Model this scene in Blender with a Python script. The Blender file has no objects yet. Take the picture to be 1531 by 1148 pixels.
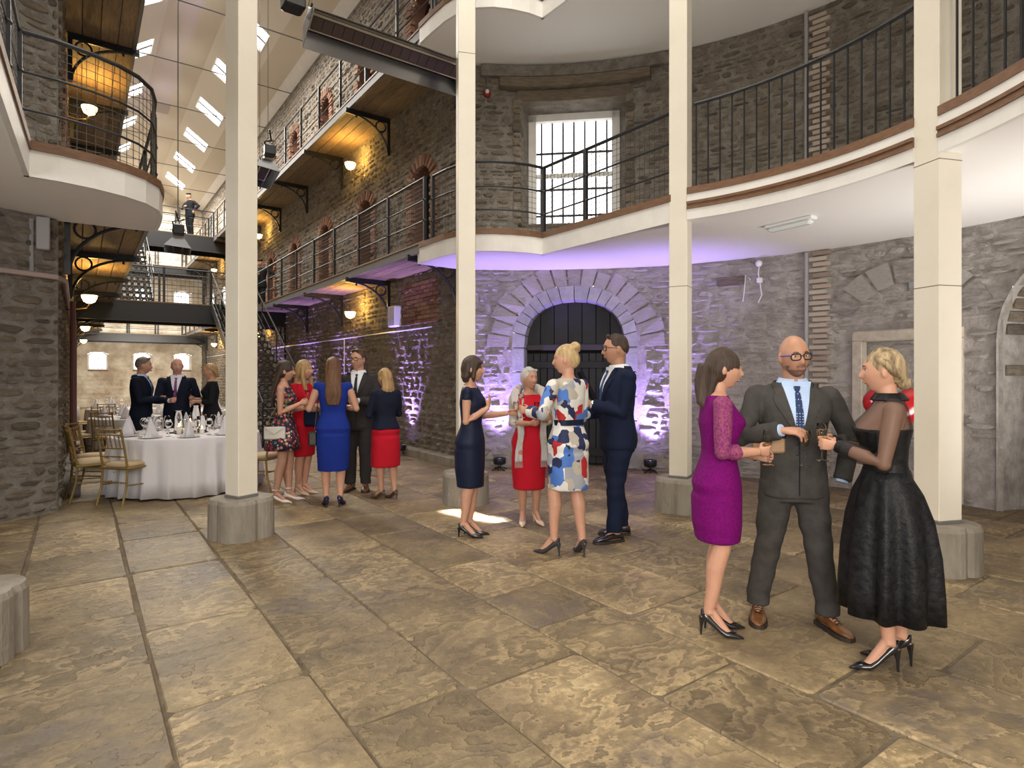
import bpy, bmesh, math, random
import numpy as np
from mathutils import Vector, Matrix
from mathutils.bvhtree import BVHTree
random.seed(7); PI = math.pi
C = bpy.context.scene.collection
sc = bpy.context.scene
R_ = math.radians
# ---------------------------------------------------------------- camera, world, exposure
cam_d = bpy.data.cameras.new('camera'); cam = bpy.data.objects.new('camera', cam_d); C.objects.link(cam)
cam_d.sensor_width = 36; cam_d.lens = 890/1531*36; cam_d.shift_y = -14/1531; cam_d.clip_end = 200
cam.location = (0, 0, 1.55); cam.rotation_euler = (R_(90), 0, R_(-36.04)); sc.camera = cam
w = bpy.data.worlds.new('world'); sc.world = w; w.use_nodes = True
w.node_tree.nodes['Background'].inputs[0].default_value = (1.0, 0.93, 0.84, 1)
w.node_tree.nodes['Background'].inputs[1].default_value = 0.85
sc.view_settings.view_transform = 'Standard'; sc.view_settings.look = 'None'
sc.view_settings.exposure = 0.86; sc.view_settings.gamma = 1; sc.view_settings.use_curve_mapping = False
try: sc.cycles.max_bounces = 14; sc.cycles.transmission_bounces = 14; sc.cycles.diffuse_bounces = 4; sc.cycles.glossy_bounces = 4; sc.cycles.transparent_max_bounces = 12
except Exception: pass

def lamp(name, kind, loc, energy, color=(1, 1, 1), rot=None, aim=None, size=None, sy=None, spot=None, blend=.5, rad=None, spread=None):
    d = bpy.data.lights.new(name, kind); d.energy = energy; d.color = color
    if kind == 'AREA':
        d.size = size
        if sy: d.shape = 'RECTANGLE'; d.size_y = sy
        if spread: d.spread = spread
    if kind == 'SPOT': d.spot_size = spot; d.spot_blend = blend
    if rad is not None and kind in ('SPOT', 'POINT'): d.shadow_soft_size = rad
    o = bpy.data.objects.new(name, d); o.location = loc
    if aim is not None: o.rotation_euler = (Vector(aim)-Vector(loc)).to_track_quat('-Z', 'Y').to_euler()
    elif rot: o.rotation_euler = rot
    C.objects.link(o); return o
CX, CY = 2.53, 3.12            # centre of the rotunda
# daylight: corridor rooflights, rotunda lantern, the tall window, unseen fills behind the camera and at the right
for y, e in ((16, 380), (23, 420), (31, 800)): lamp('rooflight_daylight', 'AREA', (CX, y, 10.1), e, (1, .95, .87), (0, 0, 0), size=2.6, sy=5)
lamp('lantern_daylight', 'AREA', (CX, CY, 10.4), 260, (1, .94, .84), (0, 0, 0), size=4.5, sy=4.5)
lamp('daylight_fill', 'AREA', (-2.4, -2.6, 2.9), 270, (1, .93, .83), aim=(6.5, 4.0, 1.9), size=3.5, sy=2.4)  # unseen source behind left, set low to reach under the balcony
lamp('daylight_fill', 'AREA', (7.3, -.1, .6), 52, (1, .95, .90), aim=(7.3, 2.4, 3.4), size=1.6, sy=1.6, spread=R_(115))  # added fill under the right balcony, standing in for daylight from the right
lamp('end_wall_fill', 'AREA', (CX, 28.5, 3.0), 130, (1, .93, .82), aim=(CX, 35, 1.7), size=2.6, sy=.5)  # added fill that brightens the end wall, no fitting there
lamp('side_window_daylight', 'AREA', (-2.6, 2.6, 2.9), 50, (.8, .88, 1), aim=(4, 4.5, 1.5), size=1.2, sy=2)
lamp('sun_through_slot', 'AREA', (2.9, 7.7, 8.0), 9, (1, .96, .9), aim=(3.55, 5.35, 0), size=.10, sy=1.1, spread=R_(2))
# purple uplighters stand at these spots: (x, y, yaw of the wall's outward side)
UPL = [(5.0, 10.5), (5.0, 14.0), (5.0, 16.8), (5.0, 19.8), (5.0, 23.2), (5.52, 7.93), (7.3, 6.32)]

# ---------------------------------------------------------------- materials
MATS = {}
def mat(name, base=(.5, .5, .5), rough=.6, metal=0, spec=.5, noise=None, bump=0, bscale=30, tint=0, col2=None, cscale=3,
        stretch=(1, 1, 1), emit=None, estr=0, sheen=0, alpha=1, trans=0, ior=1.45, coat=0, detail=5, tintcols=None, obj=True):
    if name in MATS: return MATS[name]
    m = bpy.data.materials.new(name); m.use_nodes = True; nt = m.node_tree; N = nt.nodes; L = nt.links
    b = N['Principled BSDF']; b.inputs['Roughness'].default_value = rough; b.inputs['Metallic'].default_value = metal
    b.inputs['Specular IOR Level'].default_value = spec; b.inputs['IOR'].default_value = ior
    b.inputs['Base Color'].default_value = (*base, 1); b.inputs['Alpha'].default_value = alpha
    if trans: b.inputs['Transmission Weight'].default_value = trans
    if coat: b.inputs['Coat Weight'].default_value = coat
    if sheen: b.inputs['Sheen Weight'].default_value = sheen
    if emit: b.inputs['Emission Color'].default_value = (*emit, 1); b.inputs['Emission Strength'].default_value = estr
    tc = N.new('ShaderNodeTexCoord'); mp = N.new('ShaderNodeMapping'); mp.inputs['Scale'].default_value = stretch
    L.new(tc.outputs['Object'], mp.inputs[0]); vec = mp.outputs[0]
    colout = None
    if tint or tintcols:
        at = N.new('ShaderNodeAttribute'); at.attribute_name = 'tint'
    if tintcols:
        cr = N.new('ShaderNodeValToRGB'); e = cr.color_ramp.elements
        while len(e) < len(tintcols): e.new(.5)
        for i, c in enumerate(tintcols): e[i].position = i/(len(tintcols)-1); e[i].color = (*c, 1)
        L.new(at.outputs['Fac'], cr.inputs[0]); colout = cr.outputs[0]
    if col2:
        n = N.new('ShaderNodeTexNoise'); n.inputs['Scale'].default_value = cscale; n.inputs['Detail'].default_value = detail; n.inputs['Roughness'].default_value = .62
        L.new(vec, n.inputs['Vector'])
        rp = N.new('ShaderNodeMapRange'); rp.inputs[1].default_value = .36; rp.inputs[2].default_value = .66
        L.new(n.outputs[0], rp.inputs[0])
        mx = N.new('ShaderNodeMix'); mx.data_type = 'RGBA'; L.new(rp.outputs[0], mx.inputs[0])
        if colout: L.new(colout, mx.inputs[6])
        else: mx.inputs[6].default_value = (*base, 1)
        mx.inputs[7].default_value = (*col2, 1); colout = mx.outputs[2]
    if tint and not tintcols:
        ml = N.new('ShaderNodeMapRange'); ml.inputs[3].default_value = 1-tint; ml.inputs[4].default_value = 1+tint
        L.new(at.outputs['Fac'], ml.inputs[0])
        mm = N.new('ShaderNodeVectorMath'); mm.operation = 'SCALE'
        if colout: L.new(colout, mm.inputs[0])
        else: mm.inputs[0].default_value = base
        L.new(ml.outputs[0], mm.inputs['Scale']); colout = mm.outputs[0]
    if colout: L.new(colout, b.inputs['Base Color'])
    if bump:
        n2 = N.new('ShaderNodeTexNoise'); n2.inputs['Scale'].default_value = bscale; n2.inputs['Detail'].default_value = 9 if bump >= .02 else 5; n2.inputs['Roughness'].default_value = .72 if bump >= .02 else .6
        L.new(vec, n2.inputs['Vector'])
        bp = N.new('ShaderNodeBump'); bp.inputs['Strength'].default_value = 1; bp.inputs['Distance'].default_value = bump
        L.new(n2.outputs[0], bp.inputs['Height']); L.new(bp.outputs[0], b.inputs['Normal'])
    MATS[name] = m; return m

STONE = mat('rubble stone', (.42, .37, .31), .9, spec=.2, tintcols=[(.12, .10, .08), (.28, .235, .185), (.44, .38, .30), (.33, .25, .18), (.54, .48, .40)], col2=(.25, .21, .16), cscale=9, bump=.10, bscale=11, stretch=(1, 1, 2.4))
PALE = mat('limewashed stone', (.5, .47, .44), .9, spec=.2, tintcols=[(.34, .31, .29), (.58, .54, .50), (.68, .64, .60), (.50, .45, .42)], col2=(.60, .56, .52), cscale=7, bump=.085, bscale=12, stretch=(1, 1, 2.4))
MORTAR = mat('lime mortar', (.33, .30, .26), .95, spec=.1, col2=(.20, .175, .15), cscale=7, bump=.05, bscale=16)
MORTARP = mat('pale lime mortar', (.54, .50, .47), .95, spec=.1, col2=(.34, .31, .28), cscale=6, bump=.05, bscale=16)
ENDW = mat('limewashed plaster wall', (.78, .73, .62), .9, spec=.2, col2=(.40, .32, .24), cscale=1.3, bump=.02, bscale=12)
BRICK = mat('red brick', (.30, .13, .08), .9, spec=.2, tintcols=[(.17, .085, .06), (.27, .15, .105), (.33, .21, .15)], bump=.004, bscale=40)
BRICKG = mat('weathered brick', (.36, .30, .25), .9, spec=.2, tintcols=[(.25, .19, .15), (.40, .33, .27), (.45, .40, .34)], bump=.006, bscale=40)
ASHLAR = mat('dressed limestone', (.40, .40, .40), .8, spec=.3, tint=.12, col2=(.30, .30, .31), cscale=6, bump=.008, bscale=30)
PLASTER = mat('white painted plaster', (.84, .82, .79), .7, spec=.3, bump=.002, bscale=6)
CREAM = mat('cream painted timber', (.72, .67, .57), .45, spec=.4, col2=(.68, .63, .53), cscale=2, bump=.001, bscale=30)
WHITEP = mat('white fascia paint', (.76, .74, .70), .5, col2=(.70, .68, .64), cscale=4)
CONC = mat('concrete plinth', (.30, .27, .225), .85, spec=.3, col2=(.20, .175, .14), cscale=5, bump=.008, bscale=45, stretch=(1, 1, .35))
BLACK = mat('black painted iron', (.014, .015, .018), .38, spec=.5, bump=.001, bscale=60)
RAILB = mat('dark grey handrail paint', (.016, .017, .020), .45, spec=.5)
WIRE = mat('wire mesh', (.10, .09, .08), .5, metal=.6)
GREYST = mat('grey steel channel', (.14, .135, .13), .55)
TIMB = mat('stained timber trim', (.20, .105, .055), .5, col2=(.13, .065, .035), cscale=4, stretch=(3, 3, 14), bump=.002, bscale=20)
BOARD = mat('old soffit boards', (.27, .19, .11), .75, tint=.25, col2=(.17, .115, .065), cscale=5, stretch=(6, .7, 6), bump=.002, bscale=30)
OAK = mat('weathered oak lintel', (.20, .16, .115), .85, col2=(.11, .085, .06), cscale=6, stretch=(1, 1, 9), bump=.015, bscale=14)
DOORM = mat('black stained door boards', (.016, .016, .018), .6, tint=.3, bump=.003, bscale=20, stretch=(5, 5, .6))
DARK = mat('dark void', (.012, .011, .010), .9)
GREYD = mat('pale grey door paint', (.30, .31, .30), .5)
GLOW = mat('daylit window glass', (1, 1, 1), .5, emit=(.95, .97, 1), estr=1.3)
GLOWR = mat('daylit rooflight glass', (1, 1, 1), .5, emit=(1, .99, .97), estr=3.5)
LAMPG = mat('lit lamp glass', (1, .8, .5), .4, emit=(1, .66, .24), estr=5)
ROOF = mat('painted roof lining', (.66, .60, .50), .7, spec=.2)
STEEL = mat('polished steel reflector', (.30, .31, .33), .18, metal=1)
HEATP = mat('cream enamelled casing', (.62, .56, .44), .4)
BURN = mat('ceramic burner tiles', (.07, .045, .04), .7)
GOLD = mat('gold chiavari paint', (.33, .23, .085), .38, metal=.45, col2=(.26, .17, .06), cscale=20)
CUSH = mat('ivory seat pad', (.50, .38, .22), .7)
LINEN = mat('white table linen', (.66, .64, .66), .8, spec=.2, bump=.001, bscale=300, sheen=.2)
CHINA = mat('white china', (.8, .8, .78), .15, coat=.5)
GLASS = mat('clear glass', (1, 1, 1), .02, trans=1, ior=1.14)
WINE = mat('pale wine', (1, .95, .75), .02, trans=1, ior=1.1)
CANDLE = mat('candle wax', (.85, .8, .68), .5)
FLAME = mat('candle flame', (1, .6, .2), .5, emit=(1, .55, .15), estr=14)
BRASS = mat('brass fitting', (.55, .38, .12), .3, metal=1)
SILVER = mat('silver cutlery', (.7, .7, .7), .2, metal=1)
REDGL = mat('glossy red balloon', (.50, .01, .015), .18, coat=.6)
PLASTW = mat('white plastic fitting', (.75, .76, .76), .35)

def flag_mat():
    m = bpy.data.materials.new('york stone flags'); m.use_nodes = True; nt = m.node_tree; N = nt.nodes; L = nt.links
    b = N['Principled BSDF']; b.inputs['Specular IOR Level'].default_value = .4
    tc = N.new('ShaderNodeTexCoord'); at = N.new('ShaderNodeAttribute'); at.attribute_name = 'tint'
    mul = N.new('ShaderNodeMath'); mul.operation = 'MULTIPLY'; mul.inputs[1].default_value = 37; L.new(at.outputs['Fac'], mul.inputs[0])
    mp = N.new('ShaderNodeMapping'); mp.inputs['Scale'].default_value = (1, 1.0, 1); L.new(tc.outputs['Object'], mp.inputs[0])
    def noise(scale, det, rough=.55, dist=0, sc2=None):
        n = N.new('ShaderNodeTexNoise'); n.noise_dimensions = '4D'; n.inputs['Scale'].default_value = scale; n.inputs['Detail'].default_value = det
        n.inputs['Roughness'].default_value = rough; n.inputs['Distortion'].default_value = dist
        L.new(mul.outputs[0], n.inputs['W'])
        if sc2:
            m2 = N.new('ShaderNodeMapping'); m2.inputs['Scale'].default_value = sc2; L.new(tc.outputs['Object'], m2.inputs[0]); L.new(m2.outputs[0], n.inputs['Vector'])
        else: L.new(mp.outputs[0], n.inputs['Vector'])
        return n.outputs[0]
    big = noise(1.7, 7, .62); lay = noise(1.3, 7, .62, .25, (1, 1.5, 1)); fine = noise(26, 5, .65)
    def ramp(src, pts, interp='LINEAR'):
        r = N.new('ShaderNodeValToRGB'); r.color_ramp.interpolation = interp; e = r.color_ramp.elements
        while len(e) < len(pts): e.new(.5)
        for i, (p, c) in enumerate(pts): e[i].position = p; e[i].color = (*c, 1) if isinstance(c, tuple) else (c, c, c, 1)
        L.new(src, r.inputs[0]); return r.outputs[0]
    c1 = ramp(big, [(.30, (.105, .080, .048)), (.45, (.180, .133, .074)), (.58, (.255, .190, .102)), (.75, (.36, .28, .16))])
    # worn lamination edges
    st = ramp(lay, [(0, 0.), (.34, 0.), (.35, .18), (.43, .22), (.44, .45), (.50, .48), (.508, .66), (.57, .7), (.58, .86), (.66, .88), (.67, 1.), (1, 1.)])
    edge = ramp(lay, [(.30, .5), (.34, .35), (.352, .9), (.39, .5), (.432, .35), (.444, .9), (.47, .5), (.498, .34), (.512, .92), (.54, .5), (.568, .38), (.585, .85), (.62, .5), (.658, .4), (.675, .8)])
    def mix(a, bb, fac, mode='OVERLAY'):
        x = N.new('ShaderNodeMix'); x.data_type = 'RGBA'; x.blend_type = mode; L.new(a, x.inputs[6]); L.new(bb, x.inputs[7])
        if isinstance(fac, float): x.inputs[0].default_value = fac
        else: L.new(fac, x.inputs[0])
        return x.outputs[2]
    msk = ramp(noise(.9, 3), [(.38, .18), (.60, .85)])
    c2 = mix(c1, edge, msk)
    fr = ramp(fine, [(.3, .36), (.7, .64)])
    c3 = mix(c2, fr, .6)
    tr = N.new('ShaderNodeMapRange'); tr.inputs[3].default_value = .66; tr.inputs[4].default_value = 1.12; L.new(at.outputs['Fac'], tr.inputs[0])
    vm = N.new('ShaderNodeVectorMath'); vm.operation = 'SCALE'; L.new(c3, vm.inputs[0]); L.new(tr.outputs[0], vm.inputs['Scale'])
    # grey and purple-brown stains
    gn = noise(1.1, 5, .7)
    gm = ramp(gn, [(.56, 0.), (.66, .8)])
    gx = N.new('ShaderNodeMix'); gx.data_type = 'RGBA'; L.new(gm, gx.inputs[0]); L.new(vm.outputs[0], gx.inputs[6]); gx.inputs[7].default_value = (.115, .092, .075, 1)
    L.new(gx.outputs[2], b.inputs['Base Color'])
    rr = N.new('ShaderNodeMapRange'); rr.inputs[3].default_value = .42; rr.inputs[4].default_value = .68; L.new(big, rr.inputs[0]); L.new(rr.outputs[0], b.inputs['Roughness'])
    ad = N.new('ShaderNodeMath'); ad.operation = 'MULTIPLY_ADD'; L.new(fine, ad.inputs[0]); ad.inputs[1].default_value = .35; L.new(st, ad.inputs[2])
    bp = N.new('ShaderNodeBump'); bp.inputs['Distance'].default_value = .019; bp.inputs['Strength'].default_value = 1
    L.new(ad.outputs[0], bp.inputs['Height']); L.new(bp.outputs[0], b.inputs['Normal'])
    return m
FLAG = flag_mat()
JOINT = mat('earth and mortar joints', (.095, .07, .045), .95, col2=(.17, .13, .085), cscale=5, bump=.01, bscale=40)

# ---------------------------------------------------------------- mesh helpers
class MB:
    def __init__(s): s.v = []; s.f = []; s.t = []; s.tint = 0.
    def add(s, vs, fs):
        o = len(s.v); s.v += [tuple(p) for p in vs]; s.f += [tuple(i+o for i in f) for f in fs]; s.t += [s.tint]*len(fs); return s
    def box(s, c, d, rz=0, M=None):
        x, y, z = d[0]/2, d[1]/2, d[2]/2; vs = [Vector((a*x, b*y, e*z)) for e in (-1, 1) for b in (-1, 1) for a in (-1, 1)]
        if rz: r = Matrix.Rotation(rz, 3, 'Z'); vs = [r@q for q in vs]
        vs = [q+Vector(c) for q in vs]
        if M: vs = [M@q for q in vs]
        return s.add(vs, [(0, 2, 3, 1), (4, 5, 7, 6), (0, 1, 5, 4), (2, 6, 7, 3), (0, 4, 6, 2), (1, 3, 7, 5)])
    def bbox(s, c, d, b=.01, rz=0):   # bevelled box: chamfered upright edges and a chamfered top and bottom
        x, y, z = d[0]/2, d[1]/2, d[2]/2
        def oct_(x, y, b): return [(-x+b, -y), (x-b, -y), (x, -y+b), (x, y-b), (x-b, y), (-x+b, y), (-x, y-b), (-x, -y+b)]
        rings = []
        for zz, k in ((-z, b), (-z+b, 0), (z-b, 0), (z, b)):
            rg = [Vector((p[0], p[1], zz)) for p in oct_(x-k, y-k, b*.8)]
            if rz: r = Matrix.Rotation(rz, 3, 'Z'); rg = [r@q for q in rg]
            rings.append([q+Vector(c) for q in rg])
        return s.loft(rings)
    def loft(s, rings, cap=True, close=True):
        n = len(rings[0]); vs = [p for r in rings for p in r]; fs = []
        for i in range(len(rings)-1):
            for j in range(n if close else n-1):
                k = (j+1) % n; fs.append((i*n+j, i*n+k, (i+1)*n+k, (i+1)*n+j))
        if cap: fs.append(tuple(reversed(range(n)))); fs.append(tuple((len(rings)-1)*n+j for j in range(n)))
        return s.add(vs, fs)
    def tube(s, path, r, n=8, cap=True):
        path = [Vector(p) for p in path]; rs = r if isinstance(r, (list, tuple)) else [r]*len(path); rings = []
        t0 = (path[1]-path[0]).normalized(); a = Vector((0, 0, 1)) if abs(t0.z) < .9 else Vector((1, 0, 0))
        u = t0.cross(a).normalized()
        for i, p in enumerate(path):
            t = (path[min(i+1, len(path)-1)]-path[max(i-1, 0)]).normalized()
            u = (u-t*u.dot(t)).normalized(); v = t.cross(u)
            rings.append([p+(u*math.cos(2*PI*k/n)+v*math.sin(2*PI*k/n))*rs[i] for k in range(n)])
        return s.loft(rings, cap)
    def cap(s, a, b, ra, rb, n=12):  # capsule
        a = Vector(a); b = Vector(b); d = (b-a); L = max(d.length, 1e-5); d = d/L
        pth = []; rs = []
        for k in range(3): th = PI/2*(k+.35)/3.35; pth.append(a-d*ra*math.cos(th)); rs.append(ra*math.sin(th))
        pth.append(a); rs.append(ra); pth.append(b); rs.append(rb)
        for k in (2, 1, 0): th = PI/2*(k+.35)/3.35; pth.append(b+d*rb*math.cos(th)); rs.append(rb*math.sin(th))
        return s.tube(pth, rs, n)
    def ell(s, c, r, n=16, m=10, M=None):
        vs = [Vector((0, 0, -r[2]))]; fs = []
        for i in range(1, m):
            th = -PI/2+PI*i/m
            for j in range(n): vs.append(Vector((r[0]*math.cos(th)*math.cos(2*PI*j/n), r[1]*math.cos(th)*math.sin(2*PI*j/n), r[2]*math.sin(th))))
        vs.append(Vector((0, 0, r[2])))
        for j in range(n): fs.append((0, 1+(j+1) % n, 1+j))
        for i in range(m-2):
            for j in range(n): a = 1+i*n; fs.append((a+j, a+(j+1) % n, a+n+(j+1) % n, a+n+j))
        a = 1+(m-2)*n
        for j in range(n): fs.append((a+j, a+(j+1) % n, len(vs)-1))
        if M: vs = [M@q for q in vs]
        return s.add([q+Vector(c) for q in vs], fs)
    def lathe(s, prof, c=(0, 0, 0), n=20, cap=True):
        return s.loft([[Vector((c[0]+r*math.cos(2*PI*k/n), c[1]+r*math.sin(2*PI*k/n), c[2]+z)) for k in range(n)] for r, z in prof], cap)
    def prism(s, poly, z0, z1):
        return s.loft([[Vector((p[0], p[1], z0)) for p in poly], [Vector((p[0], p[1], z1)) for p in poly]])
    def mesh(s, name, smooth=False):
        me = bpy.data.meshes.new(name); me.from_pydata([tuple(p) for p in s.v], [], s.f)
        if any(s.t):
            a = me.attributes.new('tint', 'FLOAT', 'FACE'); a.data.foreach_set('value', s.t)
        if smooth: me.polygons.foreach_set('use_smooth', [True]*len(me.polygons))
        me.update(); return me
def put(name, me, m, parent=None, loc=(0, 0, 0), rz=0, **kw):
    if isinstance(me, MB): me = me.mesh(name, kw.pop('smooth', False))
    else: kw.pop('smooth', None)
    if m is not None and len(me.materials) == 0: me.materials.append(m)
    o = bpy.data.objects.new(name, me); o.location = loc
    if rz: o.rotation_euler = (0, 0, rz)
    if parent is not None: o.parent = parent
    C.objects.link(o)
    for k, v in kw.items(): o[k] = v
    return o
def thing(name, label, cat, loc=(0, 0, 0), rz=0, group=None):
    o = bpy.data.objects.new(name, None); o.empty_display_size = .1; C.objects.link(o); o.location = loc; o.rotation_euler = (0, 0, rz)
    o['label'] = label; o['category'] = cat
    if group: o['group'] = group
    return o
def tag(o, label, cat, group=None):
    o['label'] = label; o['category'] = cat
    if group: o['group'] = group
    return o
def struct(name, loc=(0, 0, 0), rz=0):
    o = bpy.data.objects.new(name, None); C.objects.link(o); o.location = loc; o.rotation_euler = (0, 0, rz); o['kind'] = 'structure'; return o
def kids(o, allo): return allo.get(o.name, [])
def dup(root, loc, rz, label, group=None):
    r = root.copy(); C.objects.link(r); r.location = loc; r.rotation_euler = (0, 0, rz); r['label'] = label
    if group: r['group'] = group
    for ch in list(root.children):
        c = ch.copy(); C.objects.link(c); c.parent = r
        for g in list(ch.children):
            d = g.copy(); C.objects.link(d); d.parent = c
    return r
def camdist(p): return math.hypot(p[0], p[1])
# ---------------------------------------------------------------- floor of york stone flags
RW, HW = 6.0, 2.72              # rotunda wall radius, corridor half width
XL, XRr, YC, YE = CX-HW, CX+HW, CY+math.sqrt(36-HW*HW), 35.0
fl = struct('floor')
put('floor_bed', MB().box((4, 15, -.06), (20, 44, .1)), JOINT, fl)
xs = [-3.4, -2.3, -1.65, -1.02, -.35, .315, .965, 1.55, 2.25, 2.87, 3.65, 4.3, 4.95, 5.7, 6.4, 7.1, 7.9, 8.8, 9.6]
known = {(-1.02, -.35): [2.9, 4.3, 5.5, 6.75, 7.6], (-.35, .315): [1.6, 2.7, 3.76, 4.57, 5.45, 6.35, 7.85],
         (.315, .965): [1.9, 3.13, 4.2, 5.5, 6.6, 7.4], (.965, 1.55): [1.3, 2.53, 3.38, 4.54, 5.5, 6.7], (1.55, 2.25): [1.2, 2.48, 3.16, 4.42, 5.08, 6.3],
         (2.25, 2.87): [1.1, 1.9, 2.86, 3.45, 4.2, 5.4], (2.87, 3.65): [.5, 1.47, 2.66, 3.8, 4.9], (3.65, 4.3): [.4, 1.2, 2.3, 3.6], (4.3, 4.95): [.7, 1.65, 3.1]}
slabs = []
rf = random.Random(3)
for i in range(len(xs)-1):
    a, b = xs[i], xs[i+1]; ks = known.get((a, b), [rf.uniform(-.5, .6)])
    ys = list(ks); y = ys[0]
    while y > -1.2: y -= rf.uniform(.7, 1.25); ys.insert(0, y)
    y = ys[-1]
    while y < (35 if XL-.7 < a < XRr else 9.8): y += rf.uniform(.65, 1.4); ys.append(y)
    for j in range(len(ys)-1):
        cx, cy = (a+b)/2, (ys[j]+ys[j+1])/2
        if math.hypot(cx-CX, cy-CY) > 6.5 and not (XL-.4 < cx < XRr+.4 and cy > CY): continue
        slabs.append((a, b, ys[j], ys[j+1]))
def in_front(p):  # in the camera's field
    d = .588*p[0]+.809*p[1]; l = .809*p[0]-.588*p[1]
    return d > .3 and abs(l/d) < .95 and 1.55/d < .75
slabs.sort(key=lambda q: (not in_front(((q[0]+q[1])/2, (q[2]+q[3])/2)), camdist(((q[0]+q[1])/2, (q[2]+q[3])/2))))
def slab_into(mb, q):
    a, b, c, d = q; j = .007; h = [rf.uniform(-.003, .003) for _ in range(4)]; k = [rf.uniform(-.006, .008) for _ in range(8)]
    P = [(a+j+k[0], c+j+k[1]), (b-j-k[2], c+j+k[3]), (b-j-k[4], d-j-k[5]), (a+j+k[6], d-j-k[7])]
    def ring(ins, z):
        out = []
        cxx, cyy = (a+b)/2, (c+d)/2
        for m, (x, y) in enumerate(P):
            for s in (0, 1):
                nx, ny = P[(m+(1 if s else -1)) % 4]; L = math.hypot(nx-x, ny-y); t = .03/L
                px, py = x+(nx-x)*t, y+(ny-y)*t
                L2 = math.hypot(cxx-px, cyy-py); px += (cxx-px)/L2*ins; py += (cyy-py)/L2*ins
                out.append(Vector((px, py, z+h[m])))
        return out
    mb.tint = rf.random()*.98+.01
    mb.loft([ring(0, -.03), ring(0, -.009), ring(.012, 0)])
rest = MB()
for n, q in enumerate(slabs):
    if n < 300: m = MB(); slab_into(m, q); put('flagstone', m, FLAG, fl)
    else: slab_into(rest, q)
put('flagstone_paving', rest, FLAG, fl, kind='stuff')

# ---------------------------------------------------------------- rubble walls
def arch(scn, hw, zb, zs, rise): return (scn, hw, zb, zs, rise)
def inhole(holes, s, z, e=0):
    for (c, hw, zb, zs, rise) in holes:
        ds = abs(s-c)
        if ds < hw+e and z > zb-e:
            top = zs+(rise*math.sqrt(max(0, 1-(ds/(hw+e))**2)) if rise else 0)
            if z < top+e: return True
    return False
def rubble(owner, pt, s0, s1, z0, z1, holes, ms, mm, rowh=(.07, .15), ln=(.11, .40), nparts=300, seed=1, dep=(.008, .035), cell=.22, base=True, stones=True, zcut=None):
    rg = random.Random(seed)
    if base:
        sl = set(np.arange(s0, s1, cell).tolist()+[s1]); zl = set(np.arange(z0, z1, cell).tolist()+[z1])
        for (c, hw, zb, zs, rise) in holes:
            for v in (c-hw, c+hw): sl.add(v)
            for k in range(1, 8): sl.add(c-hw+2*hw*k/8)
            zl.add(zb); zl.add(zs)
            for k in range(1, 7): zl.add(zs+rise*k/6) if rise else None
        sl = sorted(v for v in sl if s0 <= v <= s1); zl = sorted(v for v in zl if z0 <= v <= z1)
        m = MB(); idx = {}
        for i, s in enumerate(sl):
            for j, z in enumerate(zl): idx[i, j] = len(m.v); m.v.append(pt(s, z, 0))
        for i in range(len(sl)-1):
            for j in range(len(zl)-1):
                if not inhole(holes, (sl[i]+sl[i+1])/2, (zl[j]+zl[j+1])/2):
                    m.f.append((idx[i, j], idx[i+1, j], idx[i+1, j+1], idx[i, j+1])); m.t.append(0)
        put('mortar_bed', m, mm, owner)
    if not stones: return
    cells = []
    z = z0+.02
    while z < z1-.05:
        h = min(rg.uniform(*rowh), z1-z)
        s = s0-rg.uniform(0, .3)
        while s < s1:
            l = rg.uniform(*ln)*(1.35 if h > .16 else 1)
            a, b = max(s, s0), min(s+l, s1)
            if b-a > .05:
                hz = h*rg.uniform(.8, 1.0)
                if not any(inhole(holes, u, v, .0) for u in (a, (a+b)/2, b) for v in (z, z+h)): cells.append((a, b, z, z+hz))
            s += l
        z += h
    def stone(mb, q):
        a, b, c, d = q; g = .008; dp = rg.uniform(*dep); w, h = (b-a)/2-g, (d-c)/2-g; ms_, mz = (a+b)/2, (c+d)/2
        o = []
        for (x, y) in ((-1, -.35), (-.6, -1), (.55, -1), (1, -.4), (1, .45), (.5, 1), (-.6, 1), (-1, .4)):
            o.append((ms_+x*w*rg.uniform(.74, 1.04), mz+y*h*rg.uniform(.70, 1.06)))
        inn = [(ms_+(p[0]-ms_)*.8, mz+(p[1]-mz)*.72) for p in o]
        mb.tint = rg.random()*.98+.01
        nb = len(mb.v)
        mb.v += [pt(p[0], p[1], -.01) for p in o]+[pt(p[0], p[1], dp*rg.uniform(.35, 1.25)) for p in inn]+[pt(ms_+rg.uniform(-.2, .2)*w, mz, dp*rg.uniform(.9, 1.5))]
        fs = []
        for k in range(8): k2 = (k+1) % 8; fs += [(nb+k, nb+k2, nb+8+k2, nb+8+k), (nb+8+k, nb+8+k2, nb+16)]
        mb.f += fs; mb.t += [mb.tint]*len(fs)
    def show(q):
        p = pt((q[0]+q[1])/2, (q[2]+q[3])/2, 0); dd = .588*p[0]+.809*p[1]; l = .809*p[0]-.588*p[1]
        vis = dd > 1 and abs(l/dd) < .88 and abs((p[2]-1.55)/dd) < .66
        return (0 if vis else 1, camdist(p)-6*math.sqrt((q[1]-q[0])*(q[3]-q[2])))
    cells.sort(key=show); rest = MB()
    for n, q in enumerate(cells):
        if n < nparts: m = MB(); stone(m, q); put('stone', m, ms, owner)
        else: stone(rest, q)
    if rest.v: put('rubble_stonework', rest, ms, owner, kind='stuff')
def cpt(s, z, off=0): th = s/RW; return Vector((CX+(RW-off)*math.cos(th), CY+(RW-off)*math.sin(th), z))
A = lambda deg: R_(deg)*RW      # arc length at an angle
AJ = math.degrees(math.acos(HW/RW))
door_c, door_hw = A(46), .83
lower_holes = [arch(door_c, door_hw+.2, -1, 2.05, .98), arch(A(-16.5), .78, -1, 1.95, .95), arch(A(.6), .6, -1, 2.12, 0)]
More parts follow.
